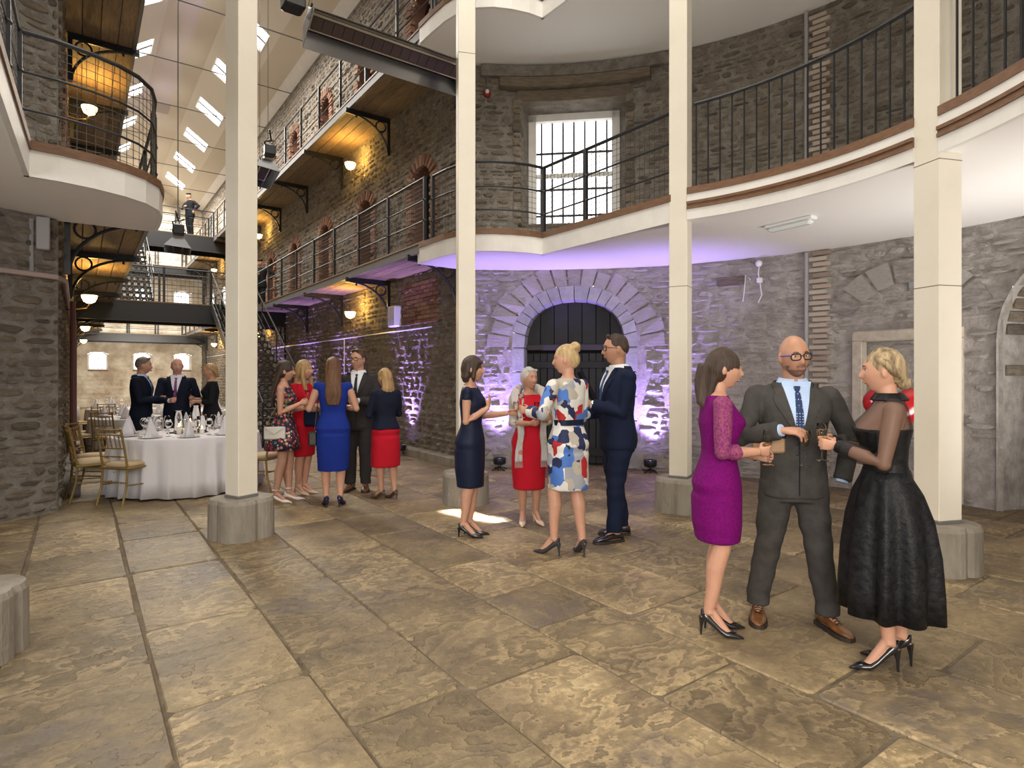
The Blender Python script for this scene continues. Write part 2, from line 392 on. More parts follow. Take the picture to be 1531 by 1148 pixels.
up_holes = [arch(A(46.2), .93, 4.02, 6.12, 0), arch(A(-19), .85, 3.6, 5.8, .5)]
wc = struct('wall_curved')
rubble(wc, cpt, A(-75), A(AJ), 0, 3.3, lower_holes, PALE, MORTARP, seed=11, nparts=300, rowh=(.05, .135), ln=(.10, .42), dep=(.004, .038))
wu = struct('wall_curved_upper')
rubble(wu, cpt, A(-75), A(AJ), 3.3, 6.75, up_holes, STONE, MORTAR, seed=12, nparts=300, rowh=(.05, .13), ln=(.09, .36), dep=(.004, .035))
rubble(wu, cpt, A(-75), A(AJ), 6.75, 10.2, [], STONE, MORTAR, stones=False)
wcl = struct('wall_curved_left')
rubble(wcl, lambda s, z, off=0: cpt(s, z, off), A(180-AJ), A(215), 0, 6.75, [arch(A(150), 1.1, .9, 2.9, .3)], STONE, MORTAR, seed=13, nparts=120)
rubble(wcl, cpt, A(180-AJ), A(215), 6.75, 10.2, [], STONE, MORTAR, stones=False)
# corridor walls
rpt = lambda s, z, off=0: Vector((XRr-off, s, z)); lpt = lambda s, z, off=0: Vector((XL+off, s, z))
DY = [10.1+2.72*k for k in range(9)]          # cell doors
cell = [arch(y, .40, zz, zz+1.55, .32) for y in DY for zz in (3.6, 6.95)]
wr = struct('wall_right')
rubble(wr, rpt, YC, YE, 0, 3.5, [arch(13.25, .32, 1.0, 1.35, .15)], STONE, MORTAR, seed=21, dep=(.01, .05), rowh=(.07, .15))
wru = struct('wall_right_upper')
rubble(wru, rpt, YC, YE, 3.5, 10.2, cell, STONE, MORTAR, seed=22)
wl = struct('wall_left')
rubble(wl, lpt, YC, YE, 0, 3.5, [], STONE, MORTAR, seed=23, nparts=220)
wlu = struct('wall_left_upper')
rubble(wlu, lpt, YC, YE, 3.5, 10.2, cell, STONE, MORTAR, seed=24, nparts=150)
we = struct('wall_end')
ew = [arch(x, .42, zz, zz+.78, .14) for x, zz in ((.75, 1.72), (CX+.05, 1.72), (4.35, 1.72), (CX+.0, 4.95), (.85, 4.95), (4.35, 4.95), (.85, 8.25), (2.55, 8.25), (4.2, 8.25))]
ept = lambda s, z, off=0: Vector((s, YE-off, z))
rubble(we, ept, XL, XRr, 0, 11.3, ew, ENDW, ENDW, stones=False, cell=.3)
rubble(we, ept, XL+.1, XRr-.1, .2, 10.2, ew, ENDW, ENDW, base=False, nparts=200, seed=31, dep=(.004, .02), rowh=(.15, .25), ln=(.25, .6))
# end windows: splayed reveals, brick sill, glass, bars
for n, (x, hw, zb, zs, rise) in enumerate(ew):
    wn = struct(f'window_{n+2}', (x, YE, zb))
    m = MB(); ho = lambda hw, dz, y: [Vector((-hw, y, dz)), Vector((hw, y, dz)), Vector((hw, y, .78)), Vector((hw*.5, y, .9)), Vector((-hw*.5, y, .9)), Vector((-hw, y, .78))]
    m.loft([ho(.44, 0, -.01), ho(.34, .12, .4)], cap=False); put('splayed_reveal', m, ENDW, wn)
    put('brick_sill', MB().box((0, .2, .03), (.8, .42, .05)), BRICK, wn)
    put('pane', MB().box((0, .42, .5), (.72, .02, .9)), GLOW, wn)
    m = MB()
    for k in (-.17, 0, .17): m.box((k, .37, .5), (.018, .018, .85))
    for k in (.3, .6): m.box((0, .375, k), (.7, .018, .018))
    put('window_bars', m, GREYST, wn, kind='stuff')
# cell doors: brick jambs and arch, flat black panel set back as the unlit opening
def brick_me():
    m = MB(); m.bbox((0, 0, 0), (.10, .215, .066), .006); return m
bricks = []
for k in range(3): b_ = brick_me(); b_.t = [.15+.35*k]*len(b_.t); me_ = b_.mesh('brick'); me_.materials.append(BRICK); bricks.append(me_)
dn = 3
for side, X, sg in (('r', XRr, -1), ('l', XL, 1)):
    for lev, zz in ((1, 3.6), (2, 6.95)):
        for iy, y in enumerate(DY[:7] if side == 'r' else DY[:3]):
            dr = struct(f'door_{dn}', (X, y, zz)); dn += 1
            m = MB(); m.box((-sg*.28, 0, .95), (.05, .86, 1.95)); put('dark_cell_panel', m, DARK, dr)
            m = MB()
            for s_ in (-1, 1): m.box((-sg*.15, s_*.42, .78), (.28, .05, 1.6))
            pa = [Vector((0, .42*math.cos(t), 1.55+.34*math.sin(t))) for t in np.linspace(0, PI, 9)]
            m.loft([[p for p in pa], [p+Vector((-sg*.28, 0, 0)) for p in pa]], cap=False, close=False)
            put('door_reveal', m, BRICK, dr)
            rb = random.Random(dn)
            if iy > 4: continue
            for s_ in (-1, 1):
                for k in range(0, 20, 1):
                    if rb.random() < .12: continue
                    o = bpy.data.objects.new('brick', bricks[rb.randrange(3)]); o.parent = dr; C.objects.link(o)
                    o.location = (sg*.005, s_*(.50 if k % 2 else .47), .04+.077*k)
            for k in range(11):
                t = PI*(k+.5)/11; o = bpy.data.objects.new('brick', bricks[rb.randrange(3)]); o.parent = dr; C.objects.link(o)
                o.location = (sg*.005, .50*math.cos(t), 1.56+.42*math.sin(t)); o.rotation_euler = (t, 0, 0)
# stone kerb along the wall feet
tr = struct('baseboard_right'); m = MB()
y = YC-.3
while y < 30: l = rf.uniform(.7, 1.3); m = MB(); m.bbox((XRr-.09, y+l/2, .07), (.2, l-.015, .16), .015); put('kerb_stone', m, CONC, tr); y += l
tr = struct('baseboard_left'); y = YC+.9
while y < 30: l = rf.uniform(.7, 1.3); m = MB(); m.bbox((XL+.1, y+l/2, .09), (.22, l-.015, .2), .02); put('kerb_stone', m, PALE, tr); y += l
# ---------------------------------------------------------------- the arched door
def frame_at(s, z=0):   # matrix at the curved wall: x along the wall (to the left in the picture), y out of the room
    th = s/RW; o = cpt(s, z, 0)
    return Matrix(((-math.sin(th), math.cos(th), 0, o.x), (math.cos(th), math.sin(th), 0, o.y), (0, 0, 1, o.z), (0, 0, 0, 1)))
def at_wall(root, s, z=0): root.matrix_world = frame_at(s, z); return root
def arcpts(hw, zs, rise, n=16, e=2.4):
    P = []
    for k in range(n+1):
        t = PI*k/n; c, s_ = math.cos(t), math.sin(t)
        P.append((hw*math.copysign(abs(c)**(2/e), c), zs+rise*abs(s_)**(2/e)))
    return P
d1 = struct('door_1'); at_wall(d1, door_c)
out = arcpts(1.04, 2.0, 1.02); inn = arcpts(.83, 2.0, .80)
for k in range(16):      # voussoirs, slightly uneven
    m = MB(); m.tint = rf.random()*.9+.05; g = .012; a0, a1 = np.array(out[k]), np.array(out[k+1]); b0, b1 = np.array(inn[k]), np.array(inn[k+1])
    a0, a1 = a0+(a1-a0)*.03, a1-(a1-a0)*.03; b0, b1 = b0+(b1-b0)*.03, b1-(b1-b0)*.03; pr = .09+rf.uniform(0, .012)
    b2, b3 = b0*.93+np.array([0, .13]), b1*.93+np.array([0, .13])
    m.loft([[Vector((p[0], -pr if i < 4 else 0, p[1])) for i, p in enumerate((a0, a1))]+[Vector((p[0], -pr, p[1])) for p in (b1, b0)],
            [Vector((p[0], .35, p[1])) for p in (a0, a1, b1, b0)]]); put('voussoir', m, ASHLAR, d1)
for s_ in (-1, 1):
    z = 0
    for k in range(5):
        h = .4; m = MB(); m.tint = rf.random()*.9+.05; m.bbox((s_*.935, .13, z+h/2), (.21, .44, h-.008), .015); put('jamb_stone', m, ASHLAR, d1); z += h
# splayed rubble voussoirs fanning round the arch
for k in range(17):
    t = PI*(k+.5)/17; a = .085*1.3; m = MB(); m.tint = rf.random()*.9+.05
    r0, r1 = 1.09, 1.45+rf.uniform(-.06, .06)
    P = [(r*math.cos(t+q)*1.0, 2.0+r*math.sin(t+q)*.93) for r, q in ((r0, -a*.75), (r1, -a*.72), (r1, a*.72), (r0, a*.75))]
    off = [.0+rf.uniform(.0, .03)]*4
    cv = lambda x: -(RW-math.sqrt(RW*RW-x*x))
    m.loft([[Vector((p[0], cv(p[0])-.045-off[0]*(i % 2), p[1])) for i, p in enumerate(P)], [Vector((p[0], .1, p[1])) for p in P]]); put('arch_stone', m, PALE, d1)
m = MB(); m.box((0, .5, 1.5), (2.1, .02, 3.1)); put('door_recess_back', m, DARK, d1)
for k in range(14):      # two leaves of vertical boards
    m = MB(); m.tint = rf.random()*.9+.05; m.bbox((-.78+.12*k, .36, .97), (.112, .05, 1.9), .006); put('door_board', m, DOORM, d1)
put('transom_rail', MB().bbox((0, .30, 2.02), (1.66, .12, .10), .01), mat('greyed transom', (.05, .045, .045), .7), d1)
for s_ in (-1, 1):
    L = put('door_ledge', MB().bbox((s_*.42, .32, 1.72), (.78, .04, .12), .006), DOORM, d1); put('door_ledge', MB().bbox((s_*.42, .32, .22), (.78, .04, .14), .006), DOORM, d1)
    m = MB(); m.tube([(s_*.08, .32, 1.6), (s_*.76, .32, .35)], .05, 4); put('door_brace', m, DOORM, d1)
for k in range(7): m = MB(); m.tint = rf.random()*.9+.05; m.bbox((-.72+.24*k, .38, 2.45), (.232, .04, .85), .006); put('tympanum_board', m, DOORM, d1)
# blocked doorway with a plaster frame, beyond the columns
bd = struct('door_2'); at_wall(bd, A(.6)); m = MB()
rubble(bd, lambda s, z, off=0: Vector((s, .09-off+ -0, z)), -.6, .6, 0, 2.12, [], PALE, MORTARP, nparts=60, seed=41, dep=(.0, .015))
for c_, d_ in (((-.56, -.0, 1.0), (.13, .16, 2.0)), ((.56, -.0, 1.0), (.13, .16, 2.0)), ((0, -.0, 2.06), (1.25, .16, .14))): put('plaster_surround', MB().bbox(c_, d_, .015), mat('old cream plaster', (.55, .50, .42), .9, col2=(.42, .36, .29), cscale=8, bump=.006, bscale=30), bd)
for k in range(1, 8):
    t = PI*(k+.5)/9; r0, r1 = .66, .98; a = .15; P = [(r*math.cos(t+q), 2.1+r*math.sin(t+q)*.95) for r, q in ((r0, -a), (r1, -a), (r1, a), (r0, a))]
    m = MB(); m.tint = rf.random(); m.loft([[Vector((p[0], cv(p[0])-.03-.01*(k % 3), p[1])) for p in P], [Vector((p[0], .05, p[1])) for p in P]]); put('arch_stone', m, PALE, bd)
put('keystone_slab', MB().bbox((-.25, -.0, 2.80), (.44, .08, .34), .02), ASHLAR, bd)
# arched doorway with a pale grey door at the right
rd = struct('door_40'); at_wall(rd, A(-16.5)); m = MB()
pa = arcpts(.82, 1.95, .95, e=2); pa = [(.82, 0)]+pa+[(-.82, 0)]
m.loft([[Vector((p[0], -.10, p[1])) for p in pa], [Vector((p[0], .62, p[1])) for p in pa]], cap=False, close=False); put('doorway_reveal', m, MORTARP, rd)
for k in range(1, 22):
    i = k/22*(len(pa)-1); i0 = int(i); q = i-i0; p = (pa[i0][0]*(1-q)+pa[min(i0+1, 18)][0]*q, pa[i0][1]*(1-q)+pa[min(i0+1, 18)][1]*q)
    if p[1] > .2: m = MB(); m.tint = rf.random(); m.bbox((p[0]*1.02, .2, p[1]), (.09, .3, .12), .01); put('reveal_stone', m, STONE, rd)
put('door_frame', MB().box((0, .60, 1.3), (1.6, .03, 2.9)), DARK, rd)
dl = put('door_leaf', MB().bbox((-.05, .50, 1.16), (1.3, .06, 2.32), .01), GREYD, rd)
for s_ in (-1, 1):
    for zz in (.55, 1.65): put('door_panel', MB().bbox((-.05+s_*.31, .455, zz), (.5, .04, .9), .012), GREYD, rd)
ud = struct('door_41'); at_wall(ud, A(-19), 3.6)
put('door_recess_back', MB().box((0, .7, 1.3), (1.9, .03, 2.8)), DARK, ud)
m = MB(); pa = [(.85, 0)]+arcpts(.85, 2.2, .5, e=2)+[(-.85, 0)]
m.loft([[Vector((p[0], -.10, p[1])) for p in pa], [Vector((p[0], .7, p[1])) for p in pa]], cap=False, close=False); put('doorway_reveal', m, MORTAR, ud)
for k in range(34):
    m = MB(); m.tint = rf.random(); m.bbox((.84, .12+.2*(k % 2), .05+.072*k), (.07, .34, .062), .006); put('brick', m, BRICKG, ud)
put('inner_door', MB().bbox((-.2, .62, 1.0), (.9, .05, 2.0), .01), GREYD, ud)
# column of quoin bricks beside the conduit (both storeys)
for k in range(84):
    z = .12+.0775*k
    if 3.25 < z < 3.62 or z > 6.68: continue
    m = MB(); m.tint = rf.random(); th = A(10.4)+(.05 if k % 2 else 0)
    q0, q1 = th-.13, th+.11; o = [cpt(q0, z, -.01), cpt(q1, z, -.01), cpt(q1, z+.064, -.01), cpt(q0, z+.064, -.01)]; f = [cpt(q0+.008, z+.006, .05), cpt(q1-.008, z+.006, .05), cpt(q1-.008, z+.058, .05), cpt(q0+.008, z+.058, .05)]
    m.loft([o, f]); put('quoin_brick', m, BRICKG, wc if z < 3.3 else wu)
# tall barred window of the upper storey
w1 = struct('window_1'); at_wall(w1, A(46.2), 4.02)
m = MB(); o = lambda hw, z0, z1, y: [Vector((-hw, y, z0)), Vector((hw, y, z0)), Vector((hw, y, z1)), Vector((-hw, y, z1))]
m.loft([o(.95, 0, 2.12, -.03), o(.76, .08, 2.05, .42)], cap=False); put('window_reveal', m, MORTAR, w1)
rr = random.Random(5)
for s_ in (-1, 1):
    z = .05
    while z < 2.0:
        h = rr.uniform(.08, .18); m = MB(); m.tint = rr.random(); m.bbox((s_*(.93-.0), .05, z+h/2), (.12+rr.uniform(0, .05), .30+rr.uniform(0, .1), h*.9), .02); put('reveal_stone', m, STONE, w1); z += h
fr_ = put('window_frame', None or (lambda m: [m.box((-.72, .40, 1.05), (.13, .1, 2.0)), m.box((.72, .40, 1.05), (.13, .1, 2.0)), m.box((0, .40, 2.0), (1.57, .1, .12)), m.box((0, .42, 1.0), (1.34, .06, .05)), m][-1])(MB()), WHITEP, w1)
put('sash_rail', MB().bbox((0, .42, 1.0), (1.33, .07, .07), .008), WHITEP, fr_)
put('window_sill', MB().bbox((0, .25, .04), (1.7, .42, .09), .02), OAK, w1)
put('pane', MB().box((0, .56, .55), (1.34, .01, .92)), GLOW, w1); put('pane', MB().box((0, .56, 1.5), (1.34, .01, .94)), GLOW, w1)
for k in range(7): m = MB(); m.tube([(-.57+.19*k, .49, .1), (-.57+.19*k, .49, 1.95)], .017, 6); put('window_bar', m, BLACK, w1)
for z in (.32, .78, 1.42): put('cross_bar', MB().box((0, .49, z), (1.32, .016, .035)), BLACK, w1)
def arcband(r0, r1, a0, a1, z0, z1, n=10):
    m = MB(); m.loft([[Vector((CX+r*math.cos(R_(a)), CY+r*math.sin(R_(a)), z)) for r, z in ((r0, z0), (r1, z0), (r1, z1), (r0, z1))] for a in np.linspace(a0, a1, n)]); return m
put('oak_lintel', arcband(5.82, 6.15, 34, 58, 6.32, 6.47), OAK, wu)
put('oak_lintel', arcband(5.95, 6.35, 37.2, 55.2, 6.12, 6.31), OAK, wu)
put('wall_plate_beam', arcband(5.90, 6.1, 30, 61, 6.52, 6.70, 14), MORTAR, wu)
# ---------------------------------------------------------------- balconies of the rotunda
RB = 3.22
def mir(p): return (2*CX-p[0], p[1])
arc = lambda a0, a1, n: [(CX+RB*math.cos(R_(a)), CY+RB*math.sin(R_(a))) for a in np.linspace(a0, a1, n)]
S_ = [(5.45, 6.73), (5.2, 6.75), (4.95, 6.82), (4.72, 6.93), (4.54, 7.08), (4.41, 7.3), (4.35, 7.6), (4.33, 8.0)]
RAY = 4.33
inner_r = arc(-78, 21, 28)+[(5.50, 4.45)]+S_+[(RAY, YC+.02)]
outer_r = [(CX+6.05*math.cos(R_(a)), CY+6.05*math.sin(R_(a))) for a in np.linspace(AJ+.3, -78, 36)]
def sweep(m, path, o0, o1, z0, z1):   # offsets along the left normal of the path
    rings = []
    for i, p in enumerate(path):
        a = path[max(i-1, 0)]; b = path[min(i+1, len(path)-1)]; dx, dy = b[0]-a[0], b[1]-a[1]; L = math.hypot(dx, dy) or 1; nx, ny = -dy/L, dx/L
        rings.append([Vector((p[0]+nx*o, p[1]+ny*o, z)) for o, z in ((o0, z0), (o1, z0), (o1, z1), (o0, z1))])
    return m.loft(rings)
def along(path, step, start=0):
    out = []; acc = start
    pos = 0
    for i in range(len(path)-1):
        a, b = path[i], path[i+1]; L = math.hypot(b[0]-a[0], b[1]-a[1])
        while acc <= pos+L+1e-6:
            t = (acc-pos)/L; out.append((a[0]+(b[0]-a[0])*t, a[1]+(b[1]-a[1])*t, math.atan2(b[1]-a[1], b[0]-a[0]))); acc += step
        pos += L
    return out
def plen(path): return sum(math.hypot(path[i+1][0]-path[i][0], path[i+1][1]-path[i][1]) for i in range(len(path)-1))
for lev, zb in ((0, 3.3), (1, 6.72)):
    for sd in (0, 1):
        f = (lambda q: [mir(p) for p in q]) if sd else (lambda q: list(q)); sg = -1 if sd else 1
        sl = struct('ceiling_rotunda_'+('left' if sd else 'right'))
        put('balcony_slab', MB().prism(f(inner_r+outer_r), zb, zb+.28), PLASTER, sl)
        fa = struct(f'trim_{1+lev*2+sd}')
        a1 = f(arc(-20.6, 20.6, 16)); a2 = f(arc(-78, -24.5, 18)); st = f([(5.50, 4.42)]+[S_[0]]); sc_ = f(S_+[(RAY, 8.35)])
        for q in (a1, a2):
            put('fascia_board', sweep(MB(), q, 0, sg*.04, zb-.015, zb+.10), WHITEP, fa)
            put('timber_moulding', sweep(MB(), q, sg*-.0, sg*.055, zb+.10, zb+.13), TIMB, fa)
            put('timber_moulding', sweep(MB(), q, sg*-.0, sg*.045, zb+.13, zb+.155), TIMB, fa)
            put('timber_moulding', sweep(MB(), q, sg*-.0, sg*.058, zb+.155, zb+.185), TIMB, fa)
            put('fascia_board', sweep(MB(), q, 0, sg*.035, zb+.185, zb+.27), WHITEP, fa)
            put('timber_kickboard', sweep(MB(), q, sg*-.05, sg*.045, zb+.27, zb+.345), TIMB, fa)
        for q in (st, sc_):
            put('fascia_board', sweep(MB(), q, 0, sg*.04, zb-.015, zb+.22), WHITEP, fa)
            put('timber_edging', sweep(MB(), q, sg*-.04, sg*.055, zb+.22, zb+.30), TIMB, fa)
# railings
def mesh_panel(m, path, z0, z1, off=0, dx=.075, dz=.075, r=.0022):
    for (x, y, a) in along(path, dx, dx/2): m.box((x, y, (z0+z1)/2), (2*r, 2*r, z1-z0), a)
    z = z0+dz/2
    while z < z1:
        sweep(m, path, -r, r, z-r, z+r); z += dz
def ring_rail(owner, path, z, r=.022, mt=RAILB, nm='handrail'):
    m = MB(); m.tube([(p[0], p[1], z) for p in path], r, 8); return put(nm, m, mt, owner)
for lev, zf in ((0, 3.62), (1, 7.02)):
    for sd in (0, 1):
        f = (lambda q: [mir(p) for p in q]) if sd else (lambda q: list(q))
        lab = ('lower' if lev == 0 else 'upper'); sdn = 'left' if sd else 'right'
        # barred curve
        for k, (q, where) in enumerate(((arc(-21, 19.5, 16), 'between the two nearest right columns'), (arc(-78, -24, 16), 'beyond the rightmost column'))):
            if sd and lev == 1: continue
            t = thing('balcony_railing', f'black barred curved railing, {lab} balcony, {where}' if not sd else f'black barred curved railing of the left balcony, {"between columns" if k == 0 else "nearest the camera"}', 'railing', (0, 0, 0))
            q = f([(p[0]+(p[0]-CX)/RB*.03, p[1]+(p[1]-CY)/RB*.03) for p in q])
            ring_rail(t, q, zf+.97, .02)
            for (x, y, a) in along(q, .132, .03): m = MB(); m.tube([(x, y, zf-.01), (x, y, zf+.96)], .0095, 6); put('baluster', m, BLACK, t)
        # meshed straight run and return curve
        st = f([(5.53, 4.46), (5.49, 6.76)]); scv = f([(p[0]+.03, p[1]+.04) for p in S_])
        for q, where, mid in ((st, 'the straight run beside the tall window' if not sd else 'the straight run on the left balcony', True), (scv, 'the rounded return to the corridor gallery' if not sd else 'the rounded end of the left balcony', False)):
            t = thing('balcony_railing', f'dark meshed iron railing, {lab} level, on {where}', 'railing')
            ring_rail(t, q, zf+.95); ring_rail(t, q, zf+.60, .012, nm='mid_rail'); ring_rail(t, q, zf+.27, .012, nm='mid_rail')
            L = plen(q)
            for (x, y, a) in ([(q[-1][0], q[-1][1], 0), (q[0][0]*.38+q[1][0]*.62, q[0][1]*.38+q[1][1]*.62, 0)] if mid else [(q[-1][0], q[-1][1], 0)]):
                p_ = put('post', MB().bbox((x, y, zf+.46), (.055, .055, 1.0), .006), RAILB, t)
                for zz in (.27, .60): put('post_collar', MB().ell((x, y, zf+zz), (.04, .04, .03), 10, 6), RAILB, p_)
            m = MB(); mesh_panel(m, q, zf+.0, zf+.94); put('wire_mesh', m, WIRE, t, kind='stuff')
# ---------------------------------------------------------------- corridor galleries
def bracket_mb(sg):    # local: wall at x=0, arm reaches towards x=sg*.9
    m = MB(); m.box((sg*.03, 0, -.36), (.06, .05, .78)); m.box((sg*.47, 0, -.03), (.94, .06, .06)); m.box((sg*.47, 0, -.075), (.94, .03, .04))
    pts = [(sg*(.05+.80*(1-math.cos(t))), 0, -.72+.64*math.sin(t)) for t in np.linspace(0, PI/2, 12)]
    for i in range(len(pts)-1):
        a, b = Vector(pts[i]), Vector(pts[i+1]); m.tube([a, b], .022, 6)
    rg = [(sg*(.20+.105*math.cos(t)), 0, -.20+.105*math.sin(t)) for t in np.linspace(0, 2*PI, 17)]
    m.tube(rg, .016, 6, cap=False)
    m.tube([(sg*.72, 0, -.1), (sg*.72, 0, -.15)], .018, 6)
    return m
BY = [8.72+2.72*k for k in range(10)]
def rail_run(t, x, ys, zf, meshto=0, y1=34.6):
    a, b = ys, y1
    for z, r in ((zf+.98, .02), (zf+.64, .011), (zf+.32, .011)):
        m = MB(); m.tube([(x, a, z), (x, b, z)], r, 6); put('handrail' if r > .015 else 'mid_rail', m, RAILB, t)
    y = a
    while y < b:
        p_ = put('post', MB().bbox((x, y, zf+.5), (.045, .05, 1.0), .005), RAILB, t)
        if y < 20:
            for zz in (.32, .64): put('post_collar', MB().ell((x, y, zf+zz), (.036, .036, .03), 8, 6), RAILB, p_)
        y += 1.34
    if meshto:
        m = MB(); mesh_panel(m, [(x, a), (x, meshto)], zf+.02, zf+.97, dx=.07, dz=.07); put('wire_mesh', m, WIRE, t, kind='stuff')
for sg, X, XE, nm in ((-1, XRr, RAY, 'right'), (1, XL, 2*CX-RAY, 'left')):
    bm_ = bracket_mb(sg).mesh('bracket'); bm_.materials.append(BLACK)
    for lev, zs in ((0, 3.48), (1, 6.83)):
        g = struct(f'gallery_{"lower" if lev == 0 else "upper"}_{nm}')
        put('gallery_deck', MB().box(((X+XE)/2, (YC+YE)/2, zs+.085), (abs(X-XE)+.02, YE-YC, .07)), CONC, g)
        put('edge_channel', MB().box((XE-sg*.0, (8.2+YE)/2, zs+.04), (.05, YE-8.2, .13)), GREYST, g)
        put('timber_edging', MB().box((XE-sg*.01, (8.2+YE)/2, zs+.125), (.09, YE-8.2, .03)), TIMB, g)
        for k in range(-1, len(BY)-1):
            ya = BY[k] if k >= 0 else YC; yb = BY[k+1]
            for j in range(4):
                wd = abs(X-XE)/4; m = MB(); m.tint = rf.random()*.9+.05
                m.bbox((X+sg*(wd*(j+.5)), (ya+yb)/2, zs+.025), (wd-.008, yb-ya-.01, .05), .006); put('soffit_board', m, BOARD, g)
        for y in BY:
            o = bpy.data.objects.new('bracket', bm_); o.parent = g; o.location = (X+sg*.05, y, zs-.005); C.objects.link(o)
        t = thing('gallery_railing', f'long dark iron railing of the {"lower" if lev == 0 else "upper"} gallery on the {nm} side of the corridor', 'railing')
        rail_run(t, XE, 8.25 if lev == 0 else 7.9, zs+.14, 16.2 if lev == 0 and sg < 0 else 0)
# ---------------------------------------------------------------- roof of the corridor
rfz = struct('ceiling_corridor')
prof = [(XL-.05, 10.15), (XL+.10, 10.2), (XL+.35, 10.42), (CX-1.9, 10.42), (CX-.75, 11.3), (CX+.75, 11.3), (CX+1.9, 10.42), (XRr-.35, 10.42), (XRr-.10, 10.2), (XRr+.05, 10.15)]
prof = [(XL-.05, 10.15), (XL+.28, 10.34), (CX-1.75, 10.45), (CX-.65, 11.25), (CX+.65, 11.25), (CX+1.75, 10.45), (XRr-.28, 10.34), (XRr+.05, 10.15)]
RL = [14.0+3.1*k for k in range(7)]
def strip(i, ys, mt, nm, th=.06):
    a, b = prof[i], prof[i+1]; m = MB()
    for (ya, yb) in ys:
        m.loft([[Vector((a[0], y, a[1])), Vector((b[0], y, b[1])), Vector((b[0], y, b[1]+th)), Vector((a[0], y, a[1]+th))] for y in (ya, yb)])
    return put(nm, m, mt, rfz)
full = [(8.0, YE)]
for i in (1, 3, 5): strip(i, full, ROOF, 'roof_lining')
for i in (0, 6): strip(i, full, WHITEP, 'coving')
gaps = []; y = 8.0
for r in RL: gaps.append((y, r-.5)); y = r+.5
gaps.append((y, YE))
for i in (2, 4):
    a, b = prof[i], prof[i+1]; strip(i, gaps, ROOF, 'roof_lining')
    pt_ = lambda t, y, up=0: Vector((a[0]+(b[0]-a[0])*t, y, a[1]+(b[1]-a[1])*t+up))
    for r in RL:
        for t0, t1 in ((0, .18), (.86, 1)):
            m = MB(); m.loft([[pt_(t0, y), pt_(t1, y), pt_(t1, y, .06), pt_(t0, y, .06)] for y in (r-.5, r+.5)]); put('roof_lining', m, ROOF, rfz)
        wd = put('rooflight', (lambda m: [m.tube([pt_(.18, r-.5, .02), pt_(.86, r-.5, .02), pt_(.86, r+.5, .02), pt_(.18, r+.5, .02), pt_(.18, r-.5, .02)], .035, 4), m][-1])(MB()), WHITEP, rfz)
        m = MB(); m.tube([pt_(.18, r, .02), pt_(.86, r, .02)], .03, 4); put('glazing_bar', m, GREYST, wd)
        for ya, yb in ((r-.5, r), (r, r+.5)):
            m = MB(); m.add([pt_(.18, ya, .10), pt_(.86, ya, .10), pt_(.86, yb, .10), pt_(.18, yb, .10)], [(0, 1, 2, 3)]); put('pane', m, GLOWR, wd)
m = MB(); m.add([(p[0], 8.0, p[1]) for p in prof]+[(XRr, 8.0, 12.5), (XL, 8.0, 12.5)], [tuple(range(10))])
for y in (12.4, 15.5, 18.6, 21.7, 24.8, 27.9, 31):
    m = MB(); m.tube([(XL, y, 10.1), (CX, y, 10.12), (XRr, y, 10.1)], .014, 6); put('tie_rod', m, GREYST, rfz)
put('ceiling_vent', MB().bbox((CX-.1, 25.0, 11.24), (.5, .9, .03), .01), mat('vent grey', (.42, .37, .30), .6), rfz)
# rotunda upper roof ring
rt = struct('ceiling_rotunda'); m = MB()
n = 48; oc = [(CX+2.9*math.cos(2*PI*k/n), CY+2.9*math.sin(2*PI*k/n)) for k in range(n)]; oo = [(CX+6.1*math.cos(2*PI*k/n), CY+6.1*math.sin(2*PI*k/n)) for k in range(n)]
for k in range(n):
    k2 = (k+1) % n; m.add([(*oc[k], 10.3), (*oo[k], 10.2), (*oo[k2], 10.2), (*oc[k2], 10.3)], [(0, 1, 2, 3)])
put('roof_lining', m, ROOF, rt)
# ---------------------------------------------------------------- bridges and stairs
def bridge(label, y0, y1, zt, dep, x0=XL, x1=XRr, rails=True, braces=True, meshed=True):
    t = thing('iron_bridge', label, 'bridge')
    put('girder', MB().box((CX, y0, zt-dep/2), (x1-x0, .04, dep)), BLACK, t); put('girder', MB().box((CX, y1, zt-dep/2), (x1-x0, .04, dep)), BLACK, t)
    for yy in (y0-.03, y1): put('girder_flange', MB().box((CX, yy, zt-dep+.015), (x1-x0, .12, .03)), BLACK, t)
    put('deck', MB().box((CX, (y0+y1)/2, zt), (x1-x0, y1-y0+.06, .035)), BOARD, t)
    if braces:
        for sgn, xx in ((1, x0), (-1, x1)):
            m = MB(); pts = [Vector((xx+sgn*(.03+.7*(1-math.cos(q))), y0-.02, zt-dep-.62+.62*math.sin(q))) for q in np.linspace(0, PI/2, 10)]
            m.tube(pts, .022, 6); m.box((xx+sgn*.03, y0-.02, zt-dep-.5), (.06, .06, 1.0)); put('corner_brace', m, BLACK, t)
    if rails:
        for yy in ((y0, y1) if zt < 9 else (y0,)):
            for z, r in ((.98, .02), (.66, .01), (.33, .01)):
                m = MB(); m.tube([(x0+.92, yy, zt+z), (x1-.92, yy, zt+z)], r, 6); put('handrail' if r > .015 else 'mid_rail', m, RAILB, t)
            for k in range(4): put('post', MB().bbox((x0+.94+(x1-x0-1.88)*k/3, yy, zt+.5), (.06, .06, 1.0), .006), RAILB, t)
        if meshed: m = MB(); mesh_panel(m, [(x0+.95, y0), (x1-.95, y0)], zt+.02, zt+.95, dx=.11, dz=.11, r=.004); put('wire_mesh', m, WIRE, t, kind='stuff')
    return t
bridge('black iron girder bridge crossing the corridor at first-floor level', 19.3, 20.5, 3.58, .55)
bridge('black iron girder bridge at second-floor level, the mannequin standing on it', 26.0, 27.1, 6.98, .6, meshed=False)
